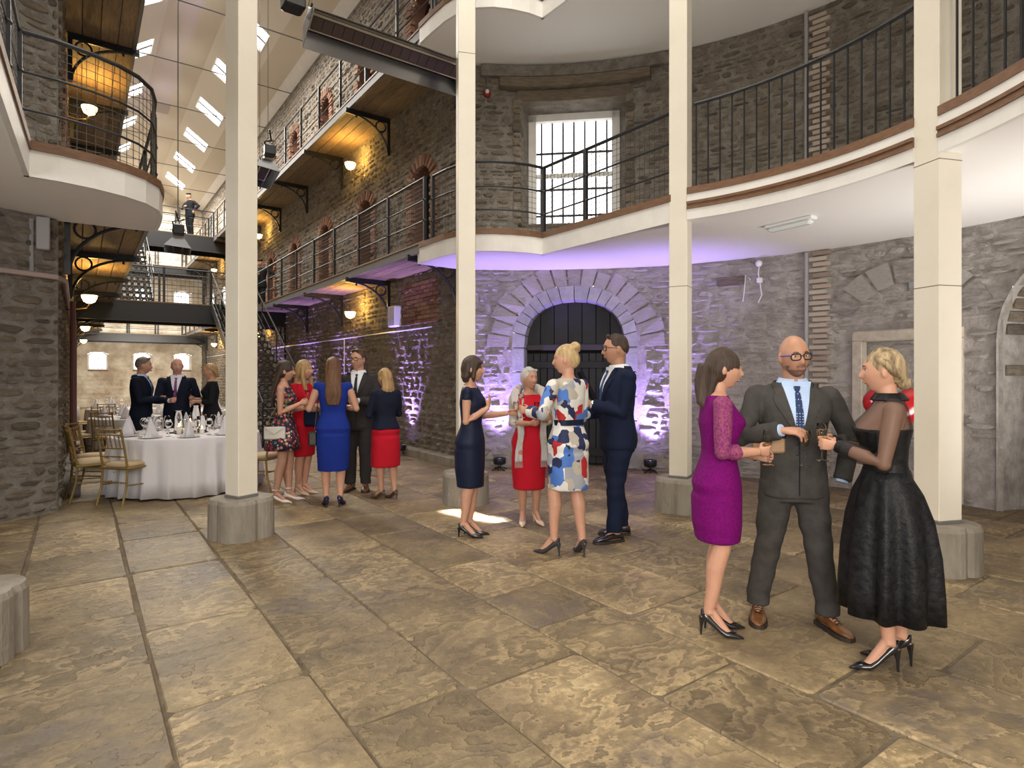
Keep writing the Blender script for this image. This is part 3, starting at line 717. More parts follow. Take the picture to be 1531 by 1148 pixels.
bridge('black landing girder in front of the end wall, first floor', 33.6, 34.9, 3.5, .38, rails=True, meshed=False)
bridge('black landing girder in front of the end wall, second floor', 33.6, 34.9, 6.9, .38, rails=True, meshed=False)
def stair(label, x0, x1, ya, za, yb, zb, n, holes=6):
    t = thing('iron_staircase', label, 'staircase'); W = x1-x0; dy, dz = (yb-ya)/n, (zb-za)/n
    for x in (x0, x1):
        sd = put('stringer', (lambda m: [m.loft([[Vector((x+a*.02, ya, za+b)) for a, b in ((-1, -.16), (1, -.16), (1, .12), (-1, .12))], [Vector((x+a*.02, yb, zb+b)) for a, b in ((-1, -.16), (1, -.16), (1, .12), (-1, .12))]]), m][-1])(MB()), mat('grey stair stringer', (.10, .105, .11), .4), t)
        for h, r in ((.95, .02), (.62, .010), (.32, .010)):
            m = MB(); m.tube([(x, ya, za+h), (x, yb, zb+h)], r, 6); put('handrail' if r > .015 else 'mid_rail', m, RAILB, t)
        for k in range(5): q = k/4; m = MB(); m.tube([(x, ya+(yb-ya)*q, za+(zb-za)*q), (x, ya+(yb-ya)*q, za+(zb-za)*q+.95)], .018, 6); put('post', m, RAILB, t)
    rm = MB(); cw = W/holes; hh = abs(dz)
    for c in range(holes):
        cx_ = -W/2+cw*(c+.5); sq = []; ci = []
        for k in range(8):
            a = PI/8+k*PI/4; rx = min(cw, hh)*.30; ci.append((cx_+rx*math.cos(a), 0, hh/2+rx*math.sin(a)))
            sx = max(-1, min(1, math.cos(a)*1.09)); sz = max(-1, min(1, math.sin(a)*1.09)); sq.append((cx_+cw/2*sx, 0, hh/2+hh/2*sz))
        b = len(rm.v); rm.v += sq+ci; rm.f += [(b+k, b+(k+1) % 8, b+8+(k+1) % 8, b+8+k) for k in range(8)]; rm.t += [0]*8
    rme = rm.mesh('riser'); rme.materials.append(BLACK); tme = MB().bbox((0, 0, 0), (W, abs(dy)*1.05, .03), .004).mesh('tread'); tme.materials.append(BLACK)
    for k in range(n):
        y = ya+dy*(k+.5); z = za+dz*(k+1)
        for nm, me, loc in (('tread', tme, ((x0+x1)/2, y, min(z, zb) if dz > 0 else z)), ('riser', rme, ((x0+x1)/2, y-dy/2, z-dz if dz > 0 else z))):
            o = bpy.data.objects.new(nm, me); o.parent = t; o.location = loc; C.objects.link(o)
    return t
stair('black perforated iron staircase climbing from the first-floor bridge, beside left gallery', .85, 1.80, 20.55, 3.6, 25.9, 6.95, 16)
stair('black perforated iron staircase from the ground up to the first-floor bridge', 3.15, 4.2, 13.3, 0.0, 19.3, 3.58, 19)
# ---------------------------------------------------------------- columns
oct_ = [(CX+3.30*math.cos(R_(a)), CY+3.30*math.sin(R_(a)), a) for a in (112.5, 67.5, 22.5, -22.5, 157.5, -67.5)]
clab = ['second from the left, beside the round table', 'middle one, at the mouth of the corridor', 'right of the arched door', 'rightmost, behind the woman in black', 'at the left edge of the frame', 'behind the camera on the right']
for (x, y, a), lb in zip(oct_, clab):
    t = thing('column', f'cream boxed timber column on a concrete block, {lb}', 'column', (x, y, 0), R_(a), 'rotunda columns')
    W = .205 if a != -22.5 else .225
    m = MB(); rings = []
    def lob(s_, z):
        P = []
        for k in range(40):
            q = 2*PI*k/40; rr_ = .275*(1+.17*abs(math.cos(2*q))**.6-.09) * s_; c, s2 = math.cos(q+PI/4), math.sin(q+PI/4)
            P.append(Vector((rr_*c, rr_*s2, z)))
        return P
    m.loft([lob(1.0, 0), lob(.99, .34), lob(.94, .375)]); put('concrete_base', m, CONC, t)
    put('shaft', MB().bbox((0, 0, .40+4.9), (W, W, 9.8), .006), CREAM, t)
    put('steel_shoe', MB().bbox((0, 0, .385), (W+.012, W+.012, .03), .003), GREYST, t)
    for zz in ((3.24, 2.25) if a == -22.5 else ((2.55,) if a == 22.5 else (5.4,))): put('panel_joint', MB().bbox((0, 0, zz), (W+.003, W+.003, .006), .001), mat('joint line', (.12, .10, .08), .8), t)
# ---------------------------------------------------------------- lamps, heaters, fittings
def wall_lamp(x, y, z, sg, label):
    t = thing('wall_lamp', label, 'lamp', (x, y, z), group='gas-style wall lamps')
    put('back_plate', MB().ell((0, 0, 0), (.03, .05, .05), 10, 6), BRASS, t)
    put('arm', MB().tube([(0, 0, 0), (sg*.14, 0, -.03), (sg*.30, 0, .0), (sg*.34, 0, .07)], .011, 6), BRASS, t)
    put('shade', MB().lathe([(.035, 0), (.085, .03), (.115, .10), (.12, .14), (.112, .14), (.08, .04), (.0, .015)], (sg*.34, 0, .09), 18), LAMPG, t, smooth=True)
    lamp('lamp_bulb', 'POINT', (x+sg*.36, y, z+.36), 20, (1, .60, .14), rad=.06)
    m = MB(); m.tube([(0, .0, .02), (-sg*-.015, .0, .3), (-sg*-.015, 0, .55)], .006, 5); put('feed_pipe', m, BRASS, t)
WLY = [12.9, 21.3, 29.5]
for lev, z in ((0, 2.72), (1, 6.05)):
    for k, y in enumerate(WLY):
        fl_ = ('ground floor', 'first floor')[lev]; nth = ('nearest', 'second', 'farthest')[k]
        wall_lamp(XRr, y, z, -1, f'warm glass wall lamp, right wall, {fl_}, {nth} of its row')
        wall_lamp(XL, y, z, 1, f'warm glass wall lamp, left wall, {fl_}, {nth} of its row')
def heater(label, c, L, rz, tilt, droptop, casing=True):
    t = thing('radiant_heater', label, 'heater', c, rz)
    M = Matrix.Rotation(tilt, 4, 'X')
    m = MB(); m.box((0, .0, .10), (L*.98, .16, .10), M=M); put('casing', m, HEATP, t)
    m = MB(); m.box((0, 0, .035), (L*.96, .20, .03), M=M); put('casing_lip', m, HEATP, t)
    n = int(L/.125)
    for k in range(n): m = MB(); m.box((-L/2+.06+(L-.12)*(k+.5)/n, 0, .008), ((L-.12)/n-.006, .15, .02), M=M); put('burner_tile', m, BURN, t)
    for s_ in (-1, 1):
        m = MB(); q = [Vector((-L/2, s_*.10, .03)), Vector((L/2, s_*.10, .03)), Vector((L/2, s_*.23, -.14)), Vector((-L/2, s_*.23, -.14))]
        m.loft([[M@(p) for p in q], [M@(p+Vector((0, s_*.006, .006))) for p in q]]); put('reflector', m, STEEL, t)
    for s_ in (-1, 1):
        m = MB(); q = [Vector((s_*L/2, -.10, .03)), Vector((s_*L/2, .10, .03)), Vector((s_*L/2, .23, -.14)), Vector((s_*L/2, -.23, -.14))]
        m.loft([[M@p for p in q], [M@(p+Vector((s_*.006, 0, 0))) for p in q]]); put('end_plate', m, STEEL, t)
        m = MB(); a = M@Vector((s_*(L/2-.06), -.12, .16)); b = M@Vector((s_*(L/2-.06), .12, .16)); m.tube([a, b], .012, 6); apex = Vector((s_*(L/2-.06), 0, .5))
        put('hanger_bar', m, BLACK, t)
        for e in (a, b): m = MB(); m.tube([e, apex], .006, 5); put('chain', m, GREYST, t)
        m = MB(); m.tube([apex, (apex.x, 0, droptop)], .006, 5); put('chain', m, GREYST, t)
    m = MB(); m.bbox((-L/2-.14, 0, .16), (.22, .2, .2), .02); put('burner_box', m, BLACK, t)
    m = MB(); m.tube([(-L/2-.05, .05, .1), (-L/2-.2, .1, .3), (-L/2-.12, -.1, .38), (-L/2-.3, 0, .3), (-L/2-.45, .05, .45)], .018, 6); put('gas_hose', m, BLACK, t)
    return t
heater('long radiant heater with polished reflector hanging nearest, at the top of the frame', (3.0, 6.55, 5.40), 2.0, 0, R_(-32), 4.8)
heater('radiant heater hanging end-on over the corridor behind the second column', (3.05, 12.8, 5.7), 1.3, PI/2-.1, R_(8), 5.2)
heater('radiant heater hanging over the tables in front of the upper bridge', (1.62, 13.7, 4.2), .8, R_(84), R_(4), 6.6)
# uplighters
for k, (x, y) in enumerate(UPL):
    lb = ['nearest of the row along the right corridor wall', 'second of the row along the right corridor wall', 'third of the row along the corridor wall', 'fourth of the row along the corridor wall', 'farthest of the row along the corridor wall', 'left of the arched door', 'right of the arched door, beside the column'][k]
    t = thing('uplighter', f'black floor uplighter glowing purple, {lb}', 'uplighter', (x, y, 0), 0 if k < 5 else R_(45), 'purple uplighters')
    put('lamp_head', MB().lathe([(.06, .09), (.10, .11), (.105, .20), (.095, .205), (.09, .17), (0, .165)], n=18), BLACK, t, smooth=True)
    put('lens', MB().lathe([(.0, .172), (.088, .172), (.088, .18), (0, .18)], n=18), mat('lit purple lens', (.5, .4, 1), .3, emit=(.45, .32, 1), estr=12), t)
    for s_ in (-1, 1):
        put('bracket_arm', MB().tube([(s_*.11, 0, .15), (s_*.12, 0, .06), (s_*.09, 0, .012)], .009, 5), BLACK, t)
        put('stand_leg', MB().tube([(s_*.11, -.10, .012), (s_*.03, 0, .05), (s_*.11, .10, .012)], .010, 5), BLACK, t)
    put('power_cable', MB().tube([(.1, .05, .02), (.22, .12, .012), (.32, .05, .012), (.4, .14, .012)], .007, 5), BLACK, t)
# conduits, bell, emergency light, cable box, red heart
put('conduit', MB().tube([cpt(A(12.2), 0.0, .04), cpt(A(12.2), 3.28, .04)], .03, 8), mat('grey conduit', (.30, .29, .29), .45), wc)
put('conduit', MB().tube([cpt(A(12.2), 3.6, .04), cpt(A(12.2), 6.7, .04)], .028, 8), MATS['grey conduit'], wu)
t = thing('wall_pipe', 'painted conduit running along the left corridor wall at head height', 'pipe')
put('pipe', MB().tube([cpt(A(128), 2.62, .06), cpt(A(121), 2.64, .06), cpt(A(AJ*-1+180+.5), 2.64, .07), (XL+.06, YC+.2, 2.64), (XL+.06, 20, 2.62), (XL+.06, 30, 2.62)], .03, 8), mat('pinkish pipe paint', (.40, .31, .28), .6), t)
put('pipe_clip', MB().bbox((XL+.05, 12, 2.64), (.1, .04, .09), .01), BLACK, t)
for k, y in enumerate((10.6, 11.6, 12.5, 14.2, 16.2)):
    t = thing('drop_pipe', f'maroon vertical pipe on the left wall, {("nearest", "second", "third", "fourth", "farthest")[k]} of the row', 'pipe', (XL+.12, y, 0), group='vertical pipes on the left wall')
    put('pipe', MB().tube([(0, 0, .35), (0, 0, 2.6)], .035, 8), mat('maroon pipe paint', (.16, .07, .06), .5), t)
    put('pipe_foot', MB().ell((0.02, 0, .34), (.06, .06, .05), 10, 6), MATS['maroon pipe paint'], t)
t = thing('conduit_box', 'grey cable trunking and box on the brick pier at the left', 'box', cpt(A(118.6), 2.95, .05)); put('box_body', MB().bbox((0, 0, .15), (.12, .12, .36), .01), MATS['grey conduit'], t); put('trunking', MB().tube([(-.1, 0, .3), (-.1, 0, -.3)], .02, 6), MATS['grey conduit'], t)
t = thing('alarm_bell', 'small red alarm bell high on the curved wall left of the window', 'bell', cpt(A(60), 6.25, .03))
rzb = R_(60); put('bell_dome', MB().ell((0, 0, 0), (.07, .07, .07), 14, 8), mat('alarm red', (.28, .02, .015), .3), t, smooth=True); put('bell_centre', MB().ell((-.035, -.06, 0), (.035, .035, .035), 12, 8), PLASTW, t, smooth=True); put('feed_cable', MB().tube([(0, 0, .05), (0, 0, .42)], .008, 5), GREYST, t)
t = thing('ceiling_light', 'slim clear-cased emergency light fixed under the right balcony', 'light', (6.55, 3.62, 3.3), R_(-4))
put('housing', MB().bbox((0, 0, -.02), (.12, .58, .04), .01), PLASTW, t); put('diffuser', MB().bbox((0, 0, -.06), (.10, .52, .05), .02), mat('frosted diffuser', (.72, .78, .78), .15, coat=.5), t)
t = thing('cable_fixture', 'small white junction box with hanging cables on the curved wall', 'cable box', cpt(A(18.3), 2.95, .05), R_(18))
put('box_body', MB().bbox((0, 0, 0), (.05, .08, .08), .01), PLASTW, t); put('spot_head', MB().ell((-.05, 0, .24), (.05, .05, .05), 12, 8), PLASTW, t, smooth=True)
put('cable', MB().tube([(0, 0, .25), (0, .02, .1), (0, 0, 0), (0, -.03, -.22), (0, .02, -.33)], .009, 5), PLASTW, t); put('cable', MB().tube([(0, .13, .02), (0, .2, .1), (0, .22, -.15), (0, .24, -.3)], .008, 5), PLASTW, t)
put('recess_block', MB().bbox((0.0, .42, .03), (.08, .40, .13), .01), OAK, t)
t = thing('heart_balloon', 'glossy red heart shape on a slim rail, behind the woman in black', 'balloon', (7.60, 2.95, 1.15), R_(-54))
m = MB(); pts = []
for k in range(40):
    q = 2*PI*k/40; pts.append((.0207*16*math.sin(q)**3, .0207*(13*math.cos(q)-5*math.cos(2*q)-2*math.cos(3*q)-math.cos(4*q))))
m.loft([[Vector((p[0]*s_, y, p[1]*s_)) for p in pts] for s_, y in ((.05, -.10), (.5, -.09), (.8, -.065), (.95, -.03), (1, 0), (.95, .03), (.8, .065), (.5, .09), (.05, .10))]); put('heart_body', m, REDGL, t, smooth=True)
put('rail_post', MB().tube([(0, 0, -1.15), (0, 0, -.3)], .012, 8), GREYST, t); put('post_foot', MB().lathe([(.16, -1.15), (.16, -1.13), (.02, -1.11)], n=20), GREYST, t); put('cross_rail', MB().tube([(-.5, 0, -.33), (.35, 0, -.33)], .010, 6), GREYST, t)
# fire-exit arrow sign near bridge, flood heater on corridor wall
t = thing('wall_heater', 'white slatted box fitting tilted out from the right corridor wall', 'fitting', (XRr-.10, 11.1, 2.72), 0)
put('housing', MB().bbox((0, 0, 0), (.16, .34, .42), .02), PLASTW, t)
for k in range(7): put('slat', MB().box((-.085, -.13+.042*k, .0), (.012, .02, .36)), mat('slat grey', (.35, .36, .40), .5), t)  # slats in a grey darker than the white housing
t = wr
put('conduit', MB().tube([(XRr-.07, 9.6, 2.42), (XRr-.07, 33, 2.42)], .014, 6), PLASTW, t); put('conduit', MB().tube([(XRr-.07, 14.0, 2.42), (XRr-.07, 14.0, .1)], .012, 6), PLASTW, t)
put('niche_hatch', MB().bbox((XRr+.16, 13.25, 1.22), (.04, .62, .5), .01), BLACK, wr); put('niche_back', MB().box((XRr+.22, 13.25, 1.25), (.02, .8, .8)), DARK, wr)
m = MB()
for k, (yy, zz) in enumerate([(13.25+.38*math.cos(PI*(i+.5)/8), 1.3+.32*math.sin(PI*(i+.5)/8)) for i in range(8)]): b = MB(); b.tint = rf.random(); b.bbox((XRr-.0, yy, zz), (.12, .11, .1), .008); put('brick', b, BRICK, wr)
for i in range(60):    # brick infill high on the right corridor wall near the rotunda
    r_, c_ = divmod(i, 6); b = MB(); b.tint = rf.random(); b.bbox((XRr-.015, 9.5+.24*c_+(.12 if r_ % 2 else 0), 2.55+.08*r_), (.06, .225, .07), .006); put('brick', b, BRICK, wr)
# ---------------------------------------------------------------- chairs and tables
def make_chair(label):
    t = thing('banquet_chair', label, 'chair', group='gold bamboo-style chairs')
    W, D, SH = .19, .19, .44
    def bamboo(m, a, b, r):
        a, b = Vector(a), Vector(b); m.tube([a, b], r, 7)
        for q in (.25, .5, .75): p = a.lerp(b, q); d = (b-a).normalized()*.006; m.tube([p-d, p+d], r*1.35, 7)
    for sx in (-1, 1):
        m = MB(); m.tube([(sx*W*.95, -D-.07, 0), (sx*W*.93, -D-.01, .22), (sx*W*.92, -D+.01, SH), (sx*W*.90, -D-.03, .68), (sx*W*.88, -D-.08, .92)], .0135, 8); put('back_leg', m, GOLD, t)
        m = MB(); bamboo(m, (sx*W, D+.02, 0), (sx*W, D, SH), .0125); put('leg', m, GOLD, t)
        m = MB(); bamboo(m, (sx*W, D, .22), (sx*W*.93, -D, .24), .008); put('stretcher', m, GOLD, t)
    m = MB(); bamboo(m, (-W, D, .27), (W, D, .27), .008); put('stretcher', m, GOLD, t)
    m = MB(); bamboo(m, (-W, -D, .27), (W, -D, .27), .008); put('stretcher', m, GOLD, t)
    put('seat_frame', MB().bbox((0, 0, SH), (2*W+.03, 2*D+.03, .028), .01), GOLD, t)
    m = MB(); n = 20; rg = lambda s_, z: [Vector((math.copysign(abs(math.cos(2*PI*k/n))**.5, math.cos(2*PI*k/n))*W*s_, math.copysign(abs(math.sin(2*PI*k/n))**.5, math.sin(2*PI*k/n))*D*s_, z)) for k in range(n)]
    m.loft([rg(.98, SH+.012), rg(1.02, SH+.03), rg(.96, SH+.055), rg(.6, SH+.066)]); put('seat_pad', m, CUSH, t, smooth=True)
    for z, y in ((.90, -D-.075), (.84, -D-.065), (.68, -D-.03), (.58, -D-.012)): m = MB(); bamboo(m, (-W*.89, y, z), (W*.89, y, z), .009); put('back_rail', m, GOLD, t)
    for k in range(5): x = -W*.62+W*.31*k; m = MB(); bamboo(m, (x, -D-.065, .84), (x, -D-.03, .68), .007); put('back_spindle', m, GOLD, t)
    return t
T1 = (1.21, 9.26); T2 = (1.0, 13.4); T3 = (2.22, 15.3)
T4 = (.95, 17.0)
ch0 = make_chair('gold bamboo-style chair with ivory pad, nearest of all, pulled to the round table')
chairs = [(T1, 222, .98, None), (T1, 188, 1.08, 'gold bamboo-style chair at the left of the near table, behind the nearest chair'),
          (T1, 158, 1.12, 'gold bamboo-style chair at the far left of the near table'), (T1, 312, 1.15, 'gold chair at the right of the near table, peeping out beside the column'),
          (T2, 200, 1.1, 'gold chair on the left side of the second table, nearer one'), (T2, 165, 1.1, 'gold chair on the left side of the second table, farther one'),
          (T2, 240, 1.12, 'gold chair with its back to the near table, at the second table'), (T2, 118, 1.12, 'gold chair at the back of the second table'),
          (T4, 200, 1.05, 'gold chair at the third table by the left wall'), (T4, 250, 1.1, 'gold chair at the front of the third table by the left wall')]
for (T, deg, r, lb) in chairs:
    a = R_(deg); p = (T[0]+r*math.cos(a), T[1]+r*math.sin(a), 0); rz = a+PI/2
    if lb is None: ch0.location = p; ch0.rotation_euler = (0, 0, rz)
    else: dup(ch0, p, rz, lb)
def flute(m=None):
    m = m or MB(); m.lathe([(.033, 0), (.033, .003), (.006, .008), (.0045, .02), (.0045, .085), (.012, .10), (.024, .125), (.027, .16), (.026, .205), (.0245, .205), (.0255, .16), (.0225, .127), (.010, .104), (0, .100)], n=18, cap=True); return m
FL_ = flute().mesh('bowl', True); FL_.materials.append(GLASS)
WN_ = MB().lathe([(.002, .105), (.0105, .107), (.0215, .128), (.0245, .16), (.0245, .168), (0, .168)], n=16).mesh('wine', True); WN_.materials.append(WINE)
WG_ = MB().lathe([(.036, 0), (.036, .003), (.006, .01), (.005, .09), (.02, .105), (.042, .14), (.045, .175), (.036, .215), (.034, .215), (.043, .175), (.04, .142), (.018, .108), (0, .102)], n=16).mesh('bowl', True); WG_.materials.append(GLASS)
def table(T, label, clab, n=10, near=False, r=.9, phi=0):
    t = thing('round_table', label, 'table', (*T, 0), group='round dining tables')
    put('table_top', MB().lathe([(r-.02, .72), (r, .725), (r, .74), (r-.02, .744)], n=48), OAK, t)
    for k in range(4): a = PI/4+k*PI/2; put('leg', MB().tube([(.5*math.cos(a), .5*math.sin(a), 0), (.5*math.cos(a), .5*math.sin(a), .72)], .02, 8), GREYST, t)
    m = MB(); N = 240; rr_ = random.Random(int(T[0]*100)); ph = [rr_.uniform(0, 6) for _ in range(3)]
    def ring(rad, z, am):
        P = []
        for k in range(N):
            q = 2*PI*k/N; f = (1-2*abs(math.sin(q*11.5+ph[0]+.8*math.sin(q*3+ph[1])))**.7)+.4*math.sin(q*29+ph[2]); R2 = rad+am*f; P.append(Vector((R2*math.cos(q), R2*math.sin(q), z+ (.006*math.sin(q*5+ph[0]) if z < .1 else 0))))
        return P
    m.loft([ring(.05, .7525, 0), ring(r-.04, .752, 0), ring(r+.004, .750, 0), ring(r+.012, .735, .001), ring(r+.020, .65, .013), ring(r+.030, .45, .025), ring(r+.042, .22, .034), ring(r+.052, .025, .042), ring(r+.046, .025, .042), ring(r+.024, .45, .025), ring(r+.006, .73, 0), ring(.05, .745, 0)], cap=True)
    cl = put('tablecloth', m, LINEN, None, (*T, 0), smooth=True); tag(cl, clab, 'tablecloth', 'white tablecloths')
    return t
pl0 = nk0 = gl0 = None
def setting(T, deg, r, where):
    global pl0, nk0, gl0
    a = R_(deg); c, s_ = math.cos(a), math.sin(a); x, y = T[0]+r*c, T[1]+r*s_
    lp, ln_, lg = f'white plate with a folded napkin, {where}', f'white cone-folded napkin standing {where}', f'stemmed wine glass {where}'
    if pl0 is None:
        pl0 = thing('dinner_plate', lp, 'plate', (x, y, .7525), group='dinner plates'); put('plate_body', MB().lathe([(.07, 0), (.085, .006), (.135, .016), (.137, .019), (.085, .010), (0, .008)], n=28), CHINA, pl0, smooth=True)
        nk0 = thing('napkin', ln_, 'napkin', (x, y, .762), group='cone-folded napkins')
        m = MB(); n = 24; rg = lambda rr_, z, w_: [Vector((rr_*(1+w_*math.cos(3*q))*math.cos(q), rr_*(1+w_*math.cos(3*q))*math.sin(q)*.72, z)) for q in [2*PI*k/n for k in range(n)]]
        m.loft([rg(.082, 0, .10), rg(.062, .07, .12), rg(.040, .14, .10), rg(.018, .205, .05), rg(.003, .235, 0)]); put('fold', m, LINEN, nk0, smooth=True)
        m = MB(); m.loft([[Vector((-.075, -.05, 0)), Vector((.0, -.085, 0)), Vector((.02, -.05, .0))], [Vector((-.01, -.02, .17)), Vector((.004, -.03, .17)), Vector((.008, -.01, .17))]]); put('fold_flap', m, LINEN, nk0)
        gl0 = thing('wine_glass', lg, 'glass', group='table glasses'); put('bowl', WG_, None, gl0); gl0.location = (T[0]+(r-.2)*math.cos(a+.18), T[1]+(r-.2)*math.sin(a+.18), .7525)
    else:
        dup(pl0, (x, y, .7525), 0, lp); dup(nk0, (x, y, .762), a*2.3, ln_)
        dup(gl0, (T[0]+(r-.2)*math.cos(a+.18), T[1]+(r-.2)*math.sin(a+.18), .7525), 0, lg)
    return (x, y)
table(T1, 'round dining table under a floor-length white cloth, nearest one', 'floor-length white cloth of the nearest round table')
table(T2, 'round dining table under white cloth, second one, behind the group', 'white cloth of the second round table', r=.86)
table(T3, 'round dining table under white cloth, right of the corridor, beneath the stairs', 'white cloth of the round table on the right of the corridor', r=.86)
table(T4, 'round dining table under white cloth, by the left wall further back', 'white cloth of the round table by the left wall further back', r=.82)
order = ['front left', 'front centre', 'front right', 'right', 'right rear', 'rear right', 'rear centre', 'rear left', 'left rear', 'left']
for k in range(10): setting(T1, 228+36*k, .72, f'at the {order[k]} of the near round table')
for T, nm, st in ((T2, 'second', 60), (T4, 'far left', 60), (T3, 'right-hand far', 60)):
    for k in range(6): setting(T, 180+st*k, .62, f'{["left", "front left", "front right", "right", "back right", "back left"][k]} place of the {nm} round table')
f0 = None
for k in range(10):      # cutlery and extra glasses on the near table
    a = R_(228+36*k); r = .72
    t = thing('fork', f'silver fork laid beside the plate at the {order[k]} of the near table', 'fork', (T1[0]+r*math.cos(a-.24), T1[1]+r*math.sin(a-.24), .757), a, 'forks on the near table')
    put('handle', MB().box((.03, 0, 0), (.12, .007, .003)), SILVER, t); put('head', MB().bbox((-.055, 0, .002), (.06, .022, .003), .001), SILVER, t)
    t = dup(gl0, (T1[0]+.50*math.cos(a-.12), T1[1]+.50*math.sin(a-.12), .7525), 0, f'second stemmed glass inside the {order[k]} place of the near table')
for k, (dx, dy, h, nm) in enumerate(((-.10, .06, .30, 'tall left'), (.13, .18, .36, 'tallest rear'), (.17, -.04, .22, 'short right'))):
    t = thing('candle_cylinder', f'{nm} glass cylinder vase at the middle of the near table', 'vase', (T1[0]+dx, T1[1]+dy, .7545))
    put('glass_cylinder', MB().lathe([(.062, 0), (.062, h), (.058, h), (.058, .008), (0, .008)], n=24), GLASS, t, smooth=True)
for k, (dx, dy, h, nm) in enumerate(((-.12, -.14, .10, 'small left'), (.02, -.12, .16, 'taller middle'), (.15, -.18, .06, 'low right'))):
    t = thing('candle', f'{nm} lit white candle on the near table', 'candle', (T1[0]+dx, T1[1]+dy, .7545))
    put('wax', MB().lathe([(.028, 0), (.028, h), (.02, h-.003), (0, h-.004)], n=16), CANDLE, t); put('flame', MB().ell((0, 0, h+.018), (.007, .007, .02), 8, 6), FLAME, t)
put_ = put('mirror_tray', MB().lathe([(.26, 0), (.26, .002), (.255, .003)], n=32), STEEL, None, (*T1, .7522)); tag(put_, 'round mirror tray under the candles on the near table', 'tray')
t = thing('candle', 'small lit candle glowing on the second table', 'candle', (T2[0]+.1, T2[1], .7545)); put('wax', MB().lathe([(.04, 0), (.04, .16), (0, .155)], n=16), CANDLE, t); put('flame', MB().ell((0, 0, .185), (.008, .008, .02), 8, 6), FLAME, t)
t = thing('centrepiece', 'tall gold and glass centrepiece on the table right of the corridor', 'centrepiece', (T3[0]-.15, T3[1]-.1, .7545))
put('stand', MB().lathe([(.09, 0), (.08, .02), (.02, .04), (.015, .25), (.05, .3), (.012, .34), (.012, .48)], n=16), GOLD, t, smooth=True); put('glass_bowl', MB().lathe([(.03, .48), (.09, .56), (.07, .66), (.066, .66), (.085, .56), (0, .49)], n=16), GLASS, t, smooth=True)
# ---------------------------------------------------------------- people
DG = bpy.context.evaluated_depsgraph_get
def remesh(mb, voxel, smooth=3, name='body'):
    me = mb.mesh(name); o = bpy.data.objects.new('tmp', me); C.objects.link(o)
    r = o.modifiers.new('r', 'REMESH'); r.mode = 'VOXEL'; r.voxel_size = voxel; r.use_smooth_shade = True
    if smooth: s = o.modifiers.new('s', 'SMOOTH'); s.factor = .5; s.iterations = smooth
    dg = DG(); out = bpy.data.meshes.new_from_object(o.evaluated_get(dg)); out.name = name
    bpy.data.objects.remove(o); bpy.data.meshes.remove(me)
    out.polygons.foreach_set('use_smooth', [True]*len(out.polygons)); return out
def wrinkle(me, amp, f=(14, 14, 9), seed=0, zlo=-9, zhi=9):
    n = len(me.vertices); co = np.empty(n*3); me.vertices.foreach_get('co', co); co = co.reshape(-1, 3)
    no = np.empty(n*3); me.vertex_normals.foreach_get('vector', no); no = no.reshape(-1, 3)
    r = np.random.RandomState(seed); v = np.zeros(n)
    for k in range(5):
        d = r.normal(size=3)*np.array(f)*(1+.5*k); ph = r.uniform(0, 6, 2); q = co@d+ph[0]
        v += np.sin(q+1.5*np.sin(co@(r.normal(size=3)*8)+ph[1]))/(1+.5*k)
    w_ = np.clip((co[:, 2]-zlo)/.05, 0, 1)*np.clip((zhi-co[:, 2])/.05, 0, 1)
    co += no*(amp*v*w_)[:, None]; me.vertices.foreach_set('co', co.ravel()); me.update()
SKIN = {}
def skin(nm, c): return mat('skin '+nm, c, .48, spec=.4, col2=tuple(x*.9 for x in c), cscale=14)
SK1 = skin('fair', (.54, .29, .195)); SK2 = skin('warm', (.45, .235, .15)); SK3 = skin('pink', (.60, .33, .25)); SKL = skin('tanned legs', (.47, .26, .16))
def hairm(nm, c, c2): return mat('hair '+nm, c, .42, spec=.5, col2=c2, cscale=5, stretch=(9, 9, .8), bump=.006, bscale=22)
H_DB = hairm('dark brown', (.030, .017, .011), (.06, .034, .02)); H_BR = hairm('brown', (.10, .048, .022), (.05, .025, .013)); H_BL = hairm('blonde', (.46, .30, .13), (.26, .15, .06))
H_BD = hairm('streaked blonde', (.48, .36, .20), (.12, .075, .04)); H_GR = hairm('silver', (.55, .52, .47), (.38, .36, .33)); H_AU = hairm('long auburn brown', (.15, .068, .028), (.085, .036, .015)); H_GY = hairm('greying', (.20, .17, .14), (.10, .085, .07))
H_LB = hairm('light blonde', (.58, .42, .22), (.38, .24, .10))
def cloth(nm, c, **k): k.setdefault('bump', .0012); k.setdefault('bscale', 220); return mat(nm, c, k.pop('rough', .85), spec=.2, sheen=k.pop('sheen', 0), **k)
NAVY = cloth('navy suiting', (.008, .011, .025)); NAVY2 = cloth('blue navy suiting', (.008, .013, .034)); GREYS = cloth('grey checked suiting', (.062, .058, .054), col2=(.045, .042, .040), cscale=14); CHARC = cloth('charcoal suiting', (.036, .033, .034))
SHIRT = cloth('white shirt', (.72, .74, .80)); SHIRTB = cloth('pale blue shirt', (.45, .58, .82)); NAVYD = cloth('navy satin dress', (.008, .012, .032), rough=.5); REDD = cloth('red dress', (.42, .008, .02)); BLUED = cloth('royal blue dress', (.009, .026, .21)); PURP = cloth('magenta lace dress', (.17, .001, .135), col2=(.11, .001, .085), cscale=60, bump=.003, bscale=90)
